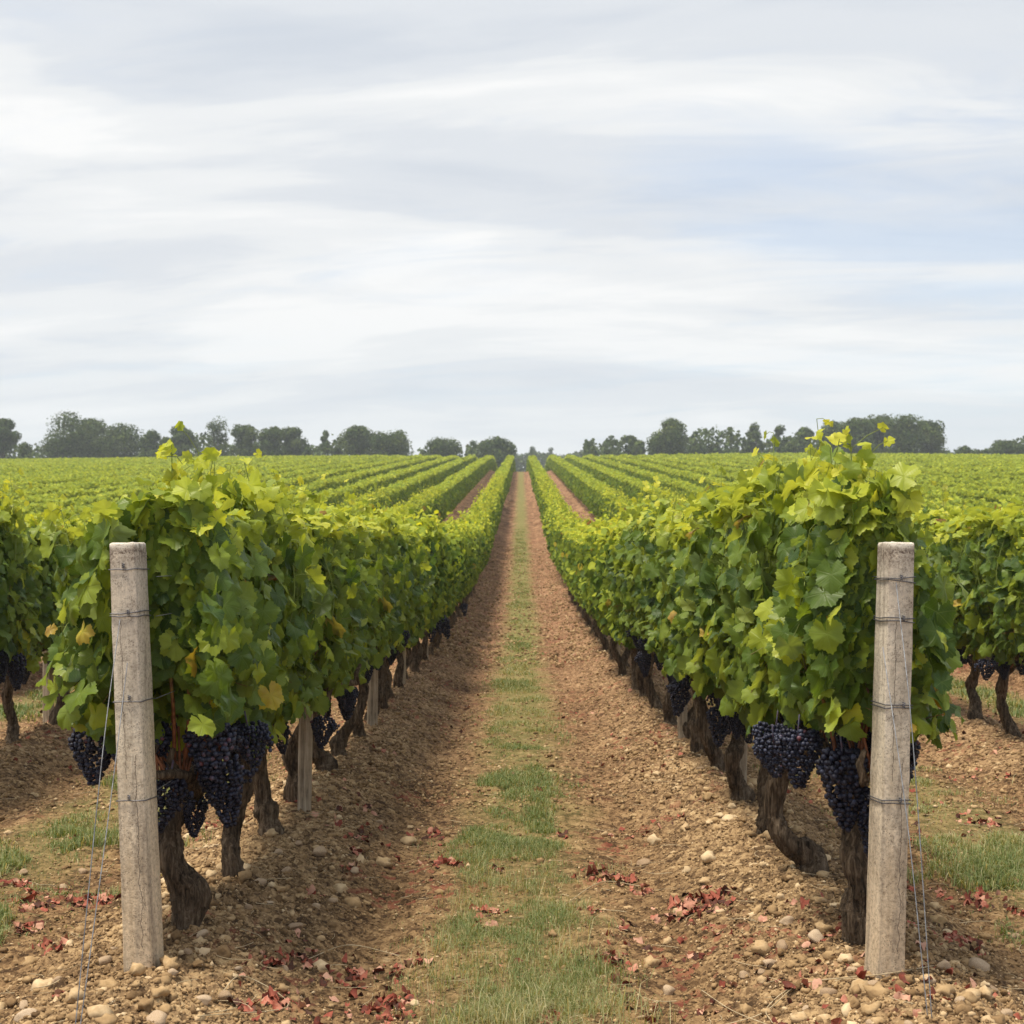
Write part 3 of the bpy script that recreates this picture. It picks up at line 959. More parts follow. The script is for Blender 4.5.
rowL = [5.0, 5.78, 6.70, 7.55, 8.45, 9.22, 10.1]
rowR = [4.88, 5.85, 6.62, 7.44, 8.46, 9.25, 10.1]
while rowL[-1] < 76: rowL.append(rowL[-1] + .87)
while rowR[-1] < 76: rowR.append(rowR[-1] + .87)
XL, XR = -1.11, 1.085
spL = fol_pair(901, LT_HI, w=.21, ztop=1.37, outer=-1, front=True, shoots=15, zbot=.72,
               extra=[((0, -.1, .5), (-.02, -.12, 1.1), (-.03, -.12, 1.59)), ((0, 0, .5), (.03, -.1, 1.1), (.05, -.08, 1.55)),
                      ((0, -.1, .5), (-.25, -.2, .80), (-.36, -.15, 1.05)), ((0, -.1, .5), (-.25, -.2, .95), (-.38, -.15, 1.36)),
                      ((0, 0, .5), (-.20, -.1, .68), (-.34, -.15, .70))])
spR = fol_pair(902, LT_HI, w=.165, ztop=1.39, outer=0, front=True, shoots=15, zbot=.70,
               extra=[((0, -.1, .5), (-.02, -.12, 1.1), (-.04, -.12, 1.60)), ((0, 0, .5), (-.05, -.1, 1.1), (-.10, -.1, 1.55)),
                      ((0, -.1, .5), (.18, -.1, .70), (.27, -.1, .64)), ((0, -.1, .5), (.16, -.15, 1.0), (.22, -.15, 1.12)),
                      ((0, -.1, .5), (-.12, -.12, .9), (-.20, -.16, 1.15))])
LOOK = {('L', 0): "end grapevine of the left row, knobbly S-bent trunk just behind the left concrete post",
        ('R', 0): "end grapevine of the right row, straight trunk with bulbous foot beside the right concrete post",
        ('R', 1): "grapevine whose trunk hooks sideways into a swollen foot, second in the right row",
        ('L', 1): "slim straight-trunked grapevine, second behind the concrete post in the left row",
        ('L', 2): "grapevine with trunk curving to a thick foot, third in the left row"}
GL = "grapevines in the two rows along the grass path"
for side, xs, x0, nm in (('L', rowL, XL, 'left'), ('R', rowR, XR, 'right')):
    for k, y in enumerate(xs):
        if (side, k) in LOOK: lab = LOOK[(side, k)]
        elif k < 20: lab = f"{ORD[k]} grapevine behind the {nm} concrete post, in the post's own row"
        elif y < 40: lab = f"small grapevine in the hollow, past the twentieth, in the row {nm} of the path"
        else: lab = f"tiny grapevine on the far slope in the row edging the path's {nm} side"
        r = np.random.default_rng(k * 7 + (1 if side == 'L' else 2))
        make_vine(side, k, x0 + (0 if k < 6 else r.normal(0, .03)), y, lab, GL, special=(spL if side == 'L' else spR) if k == 0 else None)
GN = "grapevines in the neighbouring rows"
for sgn, nm in ((-1, 'left'), (1, 'right')):
    y0 = 8.0 + (.1 if sgn < 0 else .45)
    q = 0; y = y0
    while y < 18.5:
        lab = f"{ORD[q]} grapevine of the row beyond the {nm} post's row, counted from nearest"
        make_vine('N', 0, sgn * 3.32, y, lab, GN); y += .87; q += 1
    for y in np.arange(38.2, 58, .87):
        make_vine('N', 0, sgn * 3.3, y, f"small grapevine on the rising slope in the second row {nm} of the path", GN)
    q = 0
    for y in np.arange(14.2, 18, .87):
        make_vine('N', 0, sgn * 5.2, y, f"shaded grapevine glimpsed under the neighbouring canopy, third row {nm} of the path", GN); q += 1
    for y in np.arange(44.2, 57, .87):
        make_vine('N', 0, sgn * 5.2, y, f"small grapevine on the rising slope in the third row {nm} of the path", GN)
print('vines', VINE_N[0])


# ---------------------------------------------------------------- remaining vine rows (one mass)
def far_rows():
    rg = np.random.default_rng(77)
    S = Soup(); B = Soup()
    bx, by = [], []
    for r in range(0, 37):
        for sgn in (-1, 1):
            x = sgn * (1.1 + 2.2 * r if r < 2 else 5.2 + 1.9 * (r - 2))
            ymin = max(18.5 if abs(x) > 2 else 76.5, abs(x) / .40)
            ys = np.arange(ymin + rg.uniform(0, .8), 196, .87)
            if r == 0: ys = ys[ys > 76.6]
            if r == 1: ys = ys[((ys > 18.8) & (ys < 37.6)) | (ys > 58.4)]
            if r == 2: ys = ys[((ys > 18.2) & (ys < 43.5)) | (ys > 57.2)]
            bx.append(np.full(len(ys), x)); by.append(ys)
    bx = np.concatenate(bx); by = np.concatenate(by)
    for lo, hi, cnt, sz in ((0, 45, 210, .082), (45, 80, 190, .092), (80, 120, 130, .118), (120, 200, 90, .150)):
        m = (by >= lo) & (by < hi); n = m.sum()
        if not n: continue
        X = np.repeat(bx[m], cnt); Y = np.repeat(by[m], cnt) + rg.uniform(-.46, .46, n * cnt)
        sd = rg.choice([-1., 1.], n * cnt)
        zt = 1.46 + .16 * (vnoise(X * 3, Y * .9, 2) - .5)
        u = rg.uniform(0, 1, n * cnt)
        top = rg.random(n * cnt) < .24
        zr = np.where(top, zt + rg.normal(-.02, .05, n * cnt), .30 + (zt - .30) * u)
        hw = half_width(zr, .36) * rg.uniform(.7, 1.10, n * cnt) * (.80 + .35 * vnoise(X, Y * 1.1, 6))
        xx = X + np.where(top, rg.uniform(-1, 1, n * cnt) * .28, sd * hw)
        zz_ = base_z(X, Y) + zr
        P = np.stack([xx, Y, zz_], 1)
        nr = np.stack([np.where(top, rg.normal(0, .4, n * cnt), sd * .8), rg.normal(0, .45, n * cnt) - .1, np.where(top, .9, rg.uniform(.1, .8, n * cnt))], 1)
        tp = np.stack([sd * .4, rg.normal(0, .5, n * cnt), np.full(n * cnt, -.8)], 1)
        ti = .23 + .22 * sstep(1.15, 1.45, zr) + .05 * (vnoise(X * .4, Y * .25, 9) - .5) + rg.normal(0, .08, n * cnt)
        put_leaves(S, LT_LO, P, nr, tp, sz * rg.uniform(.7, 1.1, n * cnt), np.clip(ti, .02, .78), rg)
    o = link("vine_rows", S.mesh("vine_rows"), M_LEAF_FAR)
    tag(o, "long parallel rows of green vines running away over the gentle slope", "vineyard", kind='stuff')
    # their trunks
    m = by < 80
    IV = np.array([[-.04, -.04, -.1], [.04, -.04, -.1], [.04, .04, -.1], [-.04, .04, -.1], [-.035, -.035, .5], [.035, -.035, .5], [.035, .035, .5], [-.035, .035, .5]])
    IF = np.array([[0, 1, 5, 4], [1, 2, 6, 5], [2, 3, 7, 6], [3, 0, 4, 7]])
    X, Y = bx[m], by[m]; n = len(X)
    off = np.stack([X, Y, base_z(X, Y)], 1)
    V = off[:, None, :] + IV[None] * rg.uniform(.8, 1.2, (n, 1, 1)); V[:, 4:, 0] += rg.normal(0, .05, (n, 1))
    F = (IF[None] + (np.arange(n) * 8)[:, None, None]).reshape(-1, 4)
    o2 = link("vine_row_trunks", mesh_from("vine_row_trunks", V.reshape(-1, 3), F), M_BARK, o)
    o2['kind'] = 'stuff'


far_rows()


# ---------------------------------------------------------------- posts and wires
def box_profile(w, d, h, z0, chamf=.012, taper=.0, segs=26, rg=None):
    """square post with chamfered corners and a slightly domed, worn top"""
    pts = []
    a, b, c = w / 2, d / 2, chamf
    ring = [(-a + c, -b), (0, -b), (a - c, -b), (a, -b + c), (a, 0), (a, b - c), (a - c, b), (0, b), (-a + c, b), (-a, b - c), (-a, 0), (-a, -b + c)]
    n = len(ring)
    zs = list(np.linspace(z0, h - .030, segs)) + [h - .018, h - .007, h - .002, h]
    V = []
    for i, z in enumerate(zs):
        s = 1 + taper * (1 - (z - z0) / (h - z0))
        if z > h - .02: s *= {0: 1.0, 1: .995, 2: .965, 3: .86}[len(zs) and (i - segs)]
        for (x, y) in ring:
            jx, jy = rg.normal(0, .0005, 2)
            V.append((x * s + jx, y * s + jy, z + (rg.normal(0, .0015) if i > segs else 0)))
    V.append((0, 0, h + .001))
    F4 = []
    for i in range(len(zs) - 1):
        for j in range(n):
            k = (j + 1) % n
            F4.append((i * n + j, i * n + k, (i + 1) * n + k, (i + 1) * n + j))
    t = len(zs) * n; F3 = [((len(zs) - 1) * n + j, (len(zs) - 1) * n + (j + 1) % n, t) for j in range(n)]
    return np.array(V), [np.array(F4), np.array(F3)]


def tie_soup(w, d, z, loops=2, seed=0, knot=(0, -1), tail=False, dip=0.0):
    rg = np.random.default_rng(seed); S = Soup()
    a, b = w / 2 + .003, d / 2 + .003
    for q in range(loops):
        ring = []
        for (x, y) in [(-a, -b), (-a * .3, -b - .001), (a * .3, -b - .001), (a, -b), (a + .001, 0), (a, b), (0, b + .001), (-a, b), (-a - .001, 0)]:
            ring.append((x, y, z + q * .010 + rg.normal(0, .0012) + dip * x * (1 if q % 2 else -.6)))
        ring.append(ring[0])
        V, F = tube(np.array(ring), .0017, 6, cap=False); S.add(V, F)
    kx = rg.uniform(-.2, .4) * a
    # twisted knot and its loose ends
    t = np.linspace(0, 5 * math.pi, 26)
    V, F = tube(np.stack([kx + .004 * np.cos(t), -b - .004 + .003 * np.sin(t), z + .004 + t * .0009], 1), .0016, 5); S.add(V, F)
    if tail:
        V, F = tube(spline(np.array([[kx, -b - .003, z], [kx - .008, -b - .006, z - .02], [kx + .004, -b - .003, z - .045]]), 8), .0014, 5); S.add(V, F)
    return S


def end_post(side, base, topdx, label, w=.104, d=.088, rz=0):
    x, y = base; z = float(base_z(x, y))
    root = empty("concrete_post", (x, y, z), rz=rz, ry=math.atan2(topdx, 1.25))
    tag(root, label, "vineyard post")
    rg = np.random.default_rng(5 if side == 'L' else 6)
    V, F = box_profile(w, d, 1.255, -.15, rg=rg, taper=.10, chamf=.0022)
    link("shaft", mesh_from("shaft", V, F), M_CONC, root)
    for (zz, lp, dip) in {'L': [(1.175, 1, .04), (1.035, 2, .05), (.78, 1, .02), (.485, 1, .03)], 'R': [(1.14, 2, .08), (1.02, 2, .03), (.765, 2, -.03), (.485, 2, .05)]}[side]:
        s = 1 + .10 * (1 - zz / 1.3)
        link("wire_tie", tie_soup(w * s, d * s, zz, lp, int(zz * 100), dip=dip).mesh("wire_tie", True), M_DARKWIRE, root)
    # a hairline crack down the front
    return root


end_post('L', (-1.132, 4.53), -.060, "leaning pale concrete post with wire ties at the end of the left vine row", w=.080, d=.092, rz=-.15)
end_post('R', (1.078, 4.49), .045, "pale concrete post with blue-grey wire ties at the end of the right vine row", w=.078, d=.092, rz=.17)


def wire(name, pts, r, mat, label, cat, group=None, n=30):
    C = spline(np.array(pts), n)
    o0 = Vector(pts[-1])
    V, F = tube(C - np.array(pts[-1]), r, 6, cap=False)
    o = link(name, mesh_from(name, V, F, smooth=True), mat, None, pts[-1])
    tag(o, label, cat, group); return o


def gz(x, y): return float(ground_z(x, y)[0])


g = "anchor wires of the two end posts"
ax, ay = -1.13, 3.82
wire("anchor_wire", [(-1.195, 4.47, 1.03), (-1.175, 4.22, .66), (ax - .002, ay, gz(ax, ay) - .03)], .0015, M_WIRE, "outer of two thin wires slanting to the ground left of the left concrete post", "wire", g)
wire("anchor_wire", [(-1.172, 4.47, .90), (-1.15, 4.2, .5), (ax + .006, ay + .01, gz(ax, ay) - .03)], .0015, M_WIRE, "inner wire slanting down across the left concrete post's edge to the ground", "wire", g)
ax, ay = 1.07, 3.96
wire("anchor_wire", [(1.105, 4.43, 1.14), (1.09, 4.2, .72), (ax + .005, ay, gz(ax, ay) - .03)], .0015, M_WIRE, "wire slanting from the topmost tie of the right concrete post to the ground", "wire", g)
wire("anchor_wire", [(1.065, 4.43, .95), (1.06, 4.15, .50), (ax - .002, ay + .01, gz(ax, ay) - .03)], .0015, M_WIRE, "wire crossing the right concrete post's face from mid height to the ground", "wire", g)
for x, pw, nm in ((XL, 4.53, 'left'), (XR, 4.49, 'right')):
    for zz, wn_ in ((.50, 'lowest'), (.78, 'second lowest'), (1.03, 'second highest'), (1.15, 'highest')):
        pts = [(x, pw + .03, float(base_z(x, pw)) + zz)] + [(x, yy, float(base_z(x, yy)) + zz) for yy in (7.5, 11, 16, 22, 30)]
        o = wire("trellis_wire", pts, .0014, M_WIRE, f"{wn_} trellis wire threading the foliage of the row edging the path's {nm} side", "wire", "trellis wires of the front rows")


def stake(x, y, h=1.25, w=.066, label="", grp="wooden stakes between the vines"):
    rg = np.random.default_rng(int(y * 10)); z = float(base_z(x, y))
    V, F = box_profile(w, w * .9, h, -.12, chamf=.006, rg=rg)
    o = link("wooden_stake", mesh_from("wooden_stake", V, F), M_WOOD, None, (x, y, z))
    o.rotation_euler = (rg.normal(0, .01), rg.normal(0, .015), rg.normal(0, .2))
    tag(o, label, "stake", grp)


for i, (x, y) in enumerate([(XL + .06, 7.30), (XL + .05, 10.72), (XL, 14.0), (XL, 17.5)]):
    stake(x, y, label=f"{ORD[i]} weathered wooden stake among the trunks of the row left of the path")
for i, (x, y) in enumerate([(XR + .02, 7.62), (XR, 10.1), (XR, 13.6), (XR, 17.0)]):
    stake(x, y, label=f"{ORD[i]} weathered wooden stake among the trunks of the row right of the path")
stake(-3.46, 11.0, label="wooden stake between dark trunks in the row at the picture's left edge")
stake(3.3, 12.3, label="wooden stake between grape-laden trunks in the row at the picture's right edge")


# ---------------------------------------------------------------- stones, clods, fallen leaves
def stone_mesh(seed):
    rg = np.random.default_rng(seed)
    V, F = ICO2[0].copy(), ICO2[1]
    for k in range(7):
        d = norm(rg.normal(0, 1, 3)); h = rg.uniform(.55, .92)
        s = V @ d; V = V - np.clip(s - h, 0, None)[:, None] * d * .8
    ph = rg.uniform(0, 6, 6)
    V = V * (1 + .05 * np.sin(V[:, :1] * 4 + ph[0]) + .05 * np.sin(V[:, 1:2] * 5 + ph[1]) + .04 * np.sin(V[:, 2:] * 6 + ph[2]))
    me = mesh_from("stone", V * np.array([1, rg.uniform(.7, .95), rg.uniform(.5, .72)]), F, smooth=True)
    me.materials.append(M_STONE); return me


STONES = [stone_mesh(700 + k) for k in range(8)]
# (picture point, size in px, label)
ST = [(297, 922, 13, "round pale stone"), (334, 901, 11, ""), (356, 872, 10, ""), (287, 870, 12, ""), (262, 880, 11, ""), (205, 1000, 17, ""), (228, 994, 15, ""), (60, 975, 12, ""),
      (27, 1000, 13, ""), (30, 1018, 22, ""), (160, 1018, 24, ""), (107, 953, 14, ""), (116, 940, 10, ""), (204, 930, 14, ""), (320, 851, 15, ""), (318, 905, 10, ""),
      (270, 897, 10, ""), (643, 860, 14, ""), (667, 988, 15, ""), (825, 985, 17, ""), (768, 960, 15, ""), (780, 943, 14, ""), (760, 968, 9, ""), (742, 975, 12, ""),
      (895, 997, 12, ""), (944, 998, 13, ""), (955, 1003, 11, ""), (975, 960, 22, ""), (985, 980, 18, ""), (1000, 1012, 16, ""), (815, 933, 18, ""), (785, 920, 16, ""), (700, 765, 9, ""),
      (870, 1018, 15, ""), (905, 1022, 14, ""), (72, 835, 9, ""), (85, 866, 10, ""), (105, 841, 9, ""), (25, 868, 9, ""), (65, 880, 9, ""), (215, 842, 11, ""),
      (240, 965, 8, ""), (340, 805, 8, ""), (360, 835, 7, ""), (380, 820, 6, ""), (300, 842, 9, ""), (280, 850, 9, ""), (250, 905, 9, ""), (640, 1010, 8, ""), (1010, 935, 10, ""),
      (940, 960, 13, ""), (925, 975, 12, ""), (870, 975, 12, ""), (850, 960, 13, ""), (805, 1000, 11, ""), (285, 960, 10, ""), (300, 985, 8, ""), (190, 950, 10, ""), (175, 975, 12, "")]
ADJ = ["rounded", "flat", "blunt-edged", "egg-shaped"]
for i, (px, py, s, _) in enumerate(ST):
    x, y = at(px, py)
    q = s / (FPX / y) * .56
    o = bpy.data.objects.new("stone", STONES[i % 8]); COL.objects.link(o)
    rg = np.random.default_rng(i)
    o.location = (x, y, gz(x, y) + q * .25); o.scale = (q, q, q)
    o.rotation_euler = (rg.normal(0, .2), rg.normal(0, .2), rg.uniform(0, 6.28))
    if px < 250: w = "around the foot of the left concrete post" if px > 90 else "in the lower left corner of the ground"
    elif px < 500: w = "on the mound's edge between the left row and the path"
    elif px < 700: w = "lying alone on the right wheel track"
    elif px < 862: w = "on the mound's edge between the path and the right concrete post"
    else: w = "outside the right concrete post near its anchor wires"
    big = "large" if s > 15 else ("middling" if s > 10 else "small")
    tag(o, f"{big} pale stone {w}", "stone", "pale stones on the soil")


def gravel():
    rg = np.random.default_rng(8)
    S = Soup(); IV, IF = ICO0; JV, JF = ICO1
    OV = np.array([(1, 0, 0), (-1, 0, 0), (0, 1, 0), (0, -1, 0), (0, 0, 1), (0, 0, -1.)]); OF = np.array([(0, 2, 4), (2, 1, 4), (1, 3, 4), (3, 0, 4), (2, 0, 5), (1, 2, 5), (3, 1, 5), (0, 3, 5)])
    OCT = (OV, OF)
    def scatter(n, ylo, yhi, smin, smax, ic, xr=2.9, base=.10, pw=2.6, pale=0):
        t = rg.random(n); y = ylo * (yhi / ylo) ** (t ** 1.0)
        x = rg.uniform(-1, 1, n) * np.minimum(xr, .40 * y + .1)
        p = np.abs(((x + 1.1) % 2.2) - 1.1); q = 1.1 - p
        keep = rg.random(n) < (np.exp(-(q / .42) ** 2) * .95 + base)
        x, y = x[keep], y[keep]; n = len(x)
        s = smin + (smax - smin) * rg.random(n) ** pw
        z = ground_z(x, y) + s * rg.uniform(-.15, .45, n)
        V0, F0 = ic; k = len(V0)
        # random squash + rotation about z
        a = rg.uniform(0, 6.28, n); ca, sa = np.cos(a), np.sin(a)
        W = V0[None] * (1 + rg.normal(0, .24, (n, k, 1))) * np.stack([np.ones(n), rg.uniform(.6, 1, n), rg.uniform(.5, .85, n)], 1)[:, None]
        X = W[..., 0] * ca[:, None] - W[..., 1] * sa[:, None]; Y = W[..., 0] * sa[:, None] + W[..., 1] * ca[:, None]
        V = np.stack([X, Y, W[..., 2]], -1) * s[:, None, None] + np.stack([x, y, z], 1)[:, None]
        F = (F0[None] + (np.arange(n) * k)[:, None, None]).reshape(-1, 3)
        S.add(V.reshape(-1, 3), F, tint=np.repeat(np.clip(rg.normal(.40, .20, n) + pale + (rg.random(n) < .07) * .35, 0, 1), k))
    scatter(80000, 3.6, 9, .003, .010, OCT, base=.35)
    scatter(14000, 3.6, 9, .004, .011, ICO0)
    scatter(9000, 3.6, 12, .007, .021, ICO1, pw=3.5)
    scatter(900, 3.6, 10, .016, .036, ICO1, base=0.0, pw=2.2, pale=.3)
    scatter(60000, 8, 20, .006, .020, OCT, 5.5, base=.35)
    scatter(45000, 18, 50, .012, .04, OCT, 5.5, base=.5)
    o = link("gravel", S.mesh("gravel"), M_PEBBLE)
    tag(o, "loose clods and small stones scattered over the mounded soil", "gravel", kind='stuff')


gravel()


def red_leaf_mesh(seed):
    rg = np.random.default_rng(seed); S = Soup()
    n = 1
    put_leaves(S, LT_HI, np.zeros((1, 3)), np.array([[0., 0, 1]]) + rg.normal(0, .15, (1, 3)), rg.normal(0, 1, (1, 3)), np.array([1.0]), np.array([rg.uniform(.2, .9)]), rg, flat=3.6)
    me = S.mesh("fallen_leaf", True); me.materials.append(M_REDLEAF); return me


RED = [red_leaf_mesh(k) for k in range(6)]
RL = [(672, 905, 26), (700, 898, 24), (684, 912, 20), (592, 872, 22), (620, 878, 18), (640, 890, 12), (375, 1003, 28), (392, 995, 18), (274, 992, 20), (352, 965, 20), (300, 950, 16),
      (28, 902, 24), (80, 902, 16), (84, 838, 14), (97, 897, 18), (270, 955, 14), (60, 990, 10), (443, 862, 18), (430, 832, 14), (485, 905, 14), (478, 922, 12), (350, 870, 9), (384, 748, 10), (365, 806, 8),
      (365, 835, 12), (355, 850, 10), (560, 830, 10), (540, 790, 9), (545, 1010, 16), (605, 960, 14), (965, 894, 20), (1005, 870, 14), (950, 937, 22), (975, 882, 12), (705, 897, 22), (980, 820, 14), (935, 885, 12), (8, 880, 20),
      (20, 925, 16), (50, 945, 14), (245, 1003, 10), (420, 955, 12), (402, 965, 10), (500, 868, 9), (590, 905, 10), (625, 925, 9), (1010, 905, 14), (900, 880, 10), (310, 892, 9), (130, 890, 12)]
RL = [(px + dx * s_, py + dy * s_ * .4, s_ * k_) for j, (px, py, s_) in enumerate(RL) for dx, dy, k_ in ((0, 0, .62), (.6, .3, .5))[:2 if s_ > 13 else 1]]
RLC = [(px_, py_, s_) for px_, py_, s_ in RL]
for i, (px, py, s) in enumerate(RL):
    x, y = at(px, py); rg = np.random.default_rng(900 + i)
    q = s / (FPX / y) * .58
    o = bpy.data.objects.new("fallen_leaf", RED[i % 6]); COL.objects.link(o)
    o.location = (x, y, gz(x, y) + .012 + .1 * q); o.scale = (q, q, q * .55)
    o.rotation_euler = (rg.normal(0, .3), rg.normal(0, .3), rg.uniform(0, 6.28))
    if px < 180: w = "on the soil left of the left concrete post"
    elif px < 400: w = "on the wheel track left of the grass strip"
    elif px < 575: w = "in the grass strip of the middle path"
    elif px < 800: w = "on the wheel track right of the grass strip"
    else: w = "on the soil right of the right concrete post"
    big = "large" if s > 14 else ("middling" if s > 9 else "small")
    tag(o, f"{big} crumpled dry red vine leaf {w}", "fallen leaf", "fallen red leaves")


def litter():
    rg = np.random.default_rng(31); S = Soup()
    n = 4200
    y = 3.7 * (30 / 3.7) ** rg.random(n); x = rg.uniform(-1, 1, n) * np.minimum(.38 * y + .1, 5.5)
    k = vnoise(x * 1.5, y * 1.2, 55) + .25 * (np.abs(x) > .3) + .12 * sstep(5, 12, y)
    kp = k > .86; x, y = x[kp], y[kp]; n = len(x)
    cx, cy = [], []
    for (a_, b_, s_) in RLC:
        X_, Y_ = at(a_, b_); m_ = int(3 + s_ * .8); sp_ = s_ / (FPX / Y_) * .9
        cx.append(X_ + rg.normal(0, sp_, m_)); cy.append(Y_ + rg.normal(0, sp_ * 1.8, m_))
    x = np.concatenate([x] + cx); y = np.concatenate([y] + cy); n = len(x)
    P = np.stack([x, y, ground_z(x, y) + .008], 1)
    put_leaves(S, LT_MID, P, np.array([0, 0, 1.]) + rg.normal(0, .45, (n, 3)), rg.normal(0, 1, (n, 3)), rg.uniform(.007, .022, n), rg.uniform(.0, 1, n), rg, flat=2.5)
    o = link("leaf_litter", S.mesh("leaf_litter", True), M_REDLEAF)
    tag(o, "scattered crumbs of dry red leaves over the wheel tracks", "leaf litter", kind='stuff')


litter()


# ---------------------------------------------------------------- grass
def grass():
    rg = np.random.default_rng(21); S = Soup()
    def blades(x, y, h, wd, tint, lean=.85):
        n = len(x); z = ground_z(x, y) - .005
        a = rg.uniform(0, 6.28, n); ln = np.abs(rg.normal(0, lean, n)); 
        dx, dy = np.cos(a), np.sin(a); px, py = -dy, dx
        b = np.stack([x, y, z], 1)
        m_ = b + np.stack([dx * ln * h * .35, dy * ln * h * .35, h * .6], 1)
        t = b + np.stack([dx * ln * h * 1.1, dy * ln * h * 1.1, h * np.maximum(.25, 1 - .35 * ln)], 1)
        w_ = np.stack([px * wd, py * wd, np.zeros(n)], 1)
        V = np.stack([b - w_, b + w_, m_ + w_ * .8, m_ - w_ * .8, t], 1)
        k = np.arange(n)[:, None] * 5
        F4 = k + np.array([[0, 1, 2, 3]]); F3 = k + np.array([[3, 2, 4]])
        S.add(V.reshape(-1, 3), [F4, F3], tint=np.repeat(tint, 5))
    def strip(cx, n, y0, y1, half, hmin, hmax, wd, powr=1.0):
        y = y0 * (y1 / y0) ** rg.random(n) if powr == 1 else y0 + (y1 - y0) * rg.random(n)
        x = cx + rg.normal(0, half, n)
        d = fbm(x * 3.1, y * 2.0, 60, 3) - .15 * sstep(half * .7, half * 1.8, np.abs(x - cx))
        d2 = fbm(x * 9, y * 8, 64, 2)
        kp = (rg.random(n) < sstep(.29, .58, d + .9 * (d2 - .42) - .05 * (1 - sstep(6, 9, y))) + .03) & (np.abs(x - cx) < half * 2.6)
        x, y, d = x[kp], y[kp], d[kp]; n = len(x)
        dry = vnoise(x * 1.4, y * 1.1, 66)
        ti = .36 + .5 * (dry - .45) + rg.normal(0, .14, n) + .34 * (1 - sstep(3.9, 5.0, y)) + (rg.random(n) < .30) * .42
        h = rg.uniform(hmin, hmax, n) * (.5 + .9 * sstep(.35, .55, d))
        blades(x, y, h, wd * rg.uniform(.7, 1.2, n), np.clip(ti, 0, 1))
    strip(-.03, 60000, 3.75, 7.5, .19, .012, .042, .0010)
    strip(-.03, 52000, 7.0, 16, .18, .015, .040, .0019)
    strip(-.02, 40000, 15, 60, .17, .02, .04, .0045)
    for s in (-1, 1):
        strip(s * 2.12, 95000, 5.2, 15, .28, .02, .060, .0019)
        strip(s * 2.2, 10000, 14, 40, .18, .03, .07, .006)
        strip(s * 4.4, 14000, 11, 26, .18, .03, .07, .005)
    # taller dry tufts in front
    for (px, py, n, r_) in ((590, 970, 700, .07), (560, 990, 500, .09), (520, 1010, 600, .12), (440, 975, 300, .07), (480, 960, 400, .10), (620, 1005, 250, .08), (555, 955, 500, .08), (450, 1015, 300, .1), (500, 880, 500, .10), (470, 900, 300, .06), (570, 905, 200, .05)):
        x, y = at(px, py)
        xx = x + rg.normal(0, r_, n); yy = y + rg.normal(0, r_ * 1.1, n)
        blades(xx, yy, rg.uniform(.02, .065, n), .0010 * np.ones(n), np.clip(rg.normal(.42 if px > 575 and py < 980 else .62, .18, n), 0, 1), .7)
    for (px, py, n) in ((500, 1015, 22), (525, 1012, 14), (640, 1010, 10), (480, 1010, 10), (600, 940, 8), (550, 900, 6), (430, 960, 8), (560, 950, 10)):
        x, y = at(px, py)
        blades(x + rg.normal(0, .06, n), y + rg.normal(0, .05, n), rg.uniform(.07, .17, n), .0011 * np.ones(n), np.full(n, .93), .8)
    o = link("grass", S.mesh("grass"), M_GRASS)
    tag(o, "patchy short green and dry grass down the middle of each alley", "grass", kind='stuff')
    # straw and twigs lying flat
    S2 = Soup()
    n = 420
    y = 3.7 * (12 / 3.7) ** rg.random(n); x = rg.uniform(-1, 1, n) * (.36 * y)
    for i in range(n):
        a = rg.uniform(0, 6.28); L = rg.uniform(.03, .14); c = rg.normal(0, .25)
        q = np.linspace(-.5, .5, 5)
        X = x[i] + np.cos(a) * q * L - np.sin(a) * c * L * q ** 2 * 2; Y = y[i] + np.sin(a) * q * L + np.cos(a) * c * L * q ** 2 * 2
        Z = np.maximum.accumulate(ground_z(X, Y)) * .3 + ground_z(X, Y).max() * .7 + .004
        V, F = tube(np.stack([X, Y, Z], 1), rg.uniform(.0007, .0014), 4, cap=False); S2.add(V, F)
    for pp in ([(222, 992), (245, 972), (290, 1000), (200, 1022)], [(790, 985), (760, 1005), (720, 1018)], [(310, 950), (350, 940), (400, 950)], [(770, 1018), (765, 1000), (800, 978), (880, 972), (930, 955)], [(700, 990), (730, 1005), (770, 1023)], [(560, 905), (600, 880), (640, 885)]):
        Q = np.array([at(*p) for p in pp]); Q = np.column_stack([Q, [gz(*q) + .014 for q in Q]])
        V, F = tube(spline(Q, 20), .0016, 5); S2.add(V, F)
    o = link("straw", S2.mesh("straw", True), M_STRAW)
    tag(o, "dry stalks and thin prunings lying on the soil", "straw", kind='stuff')


grass()


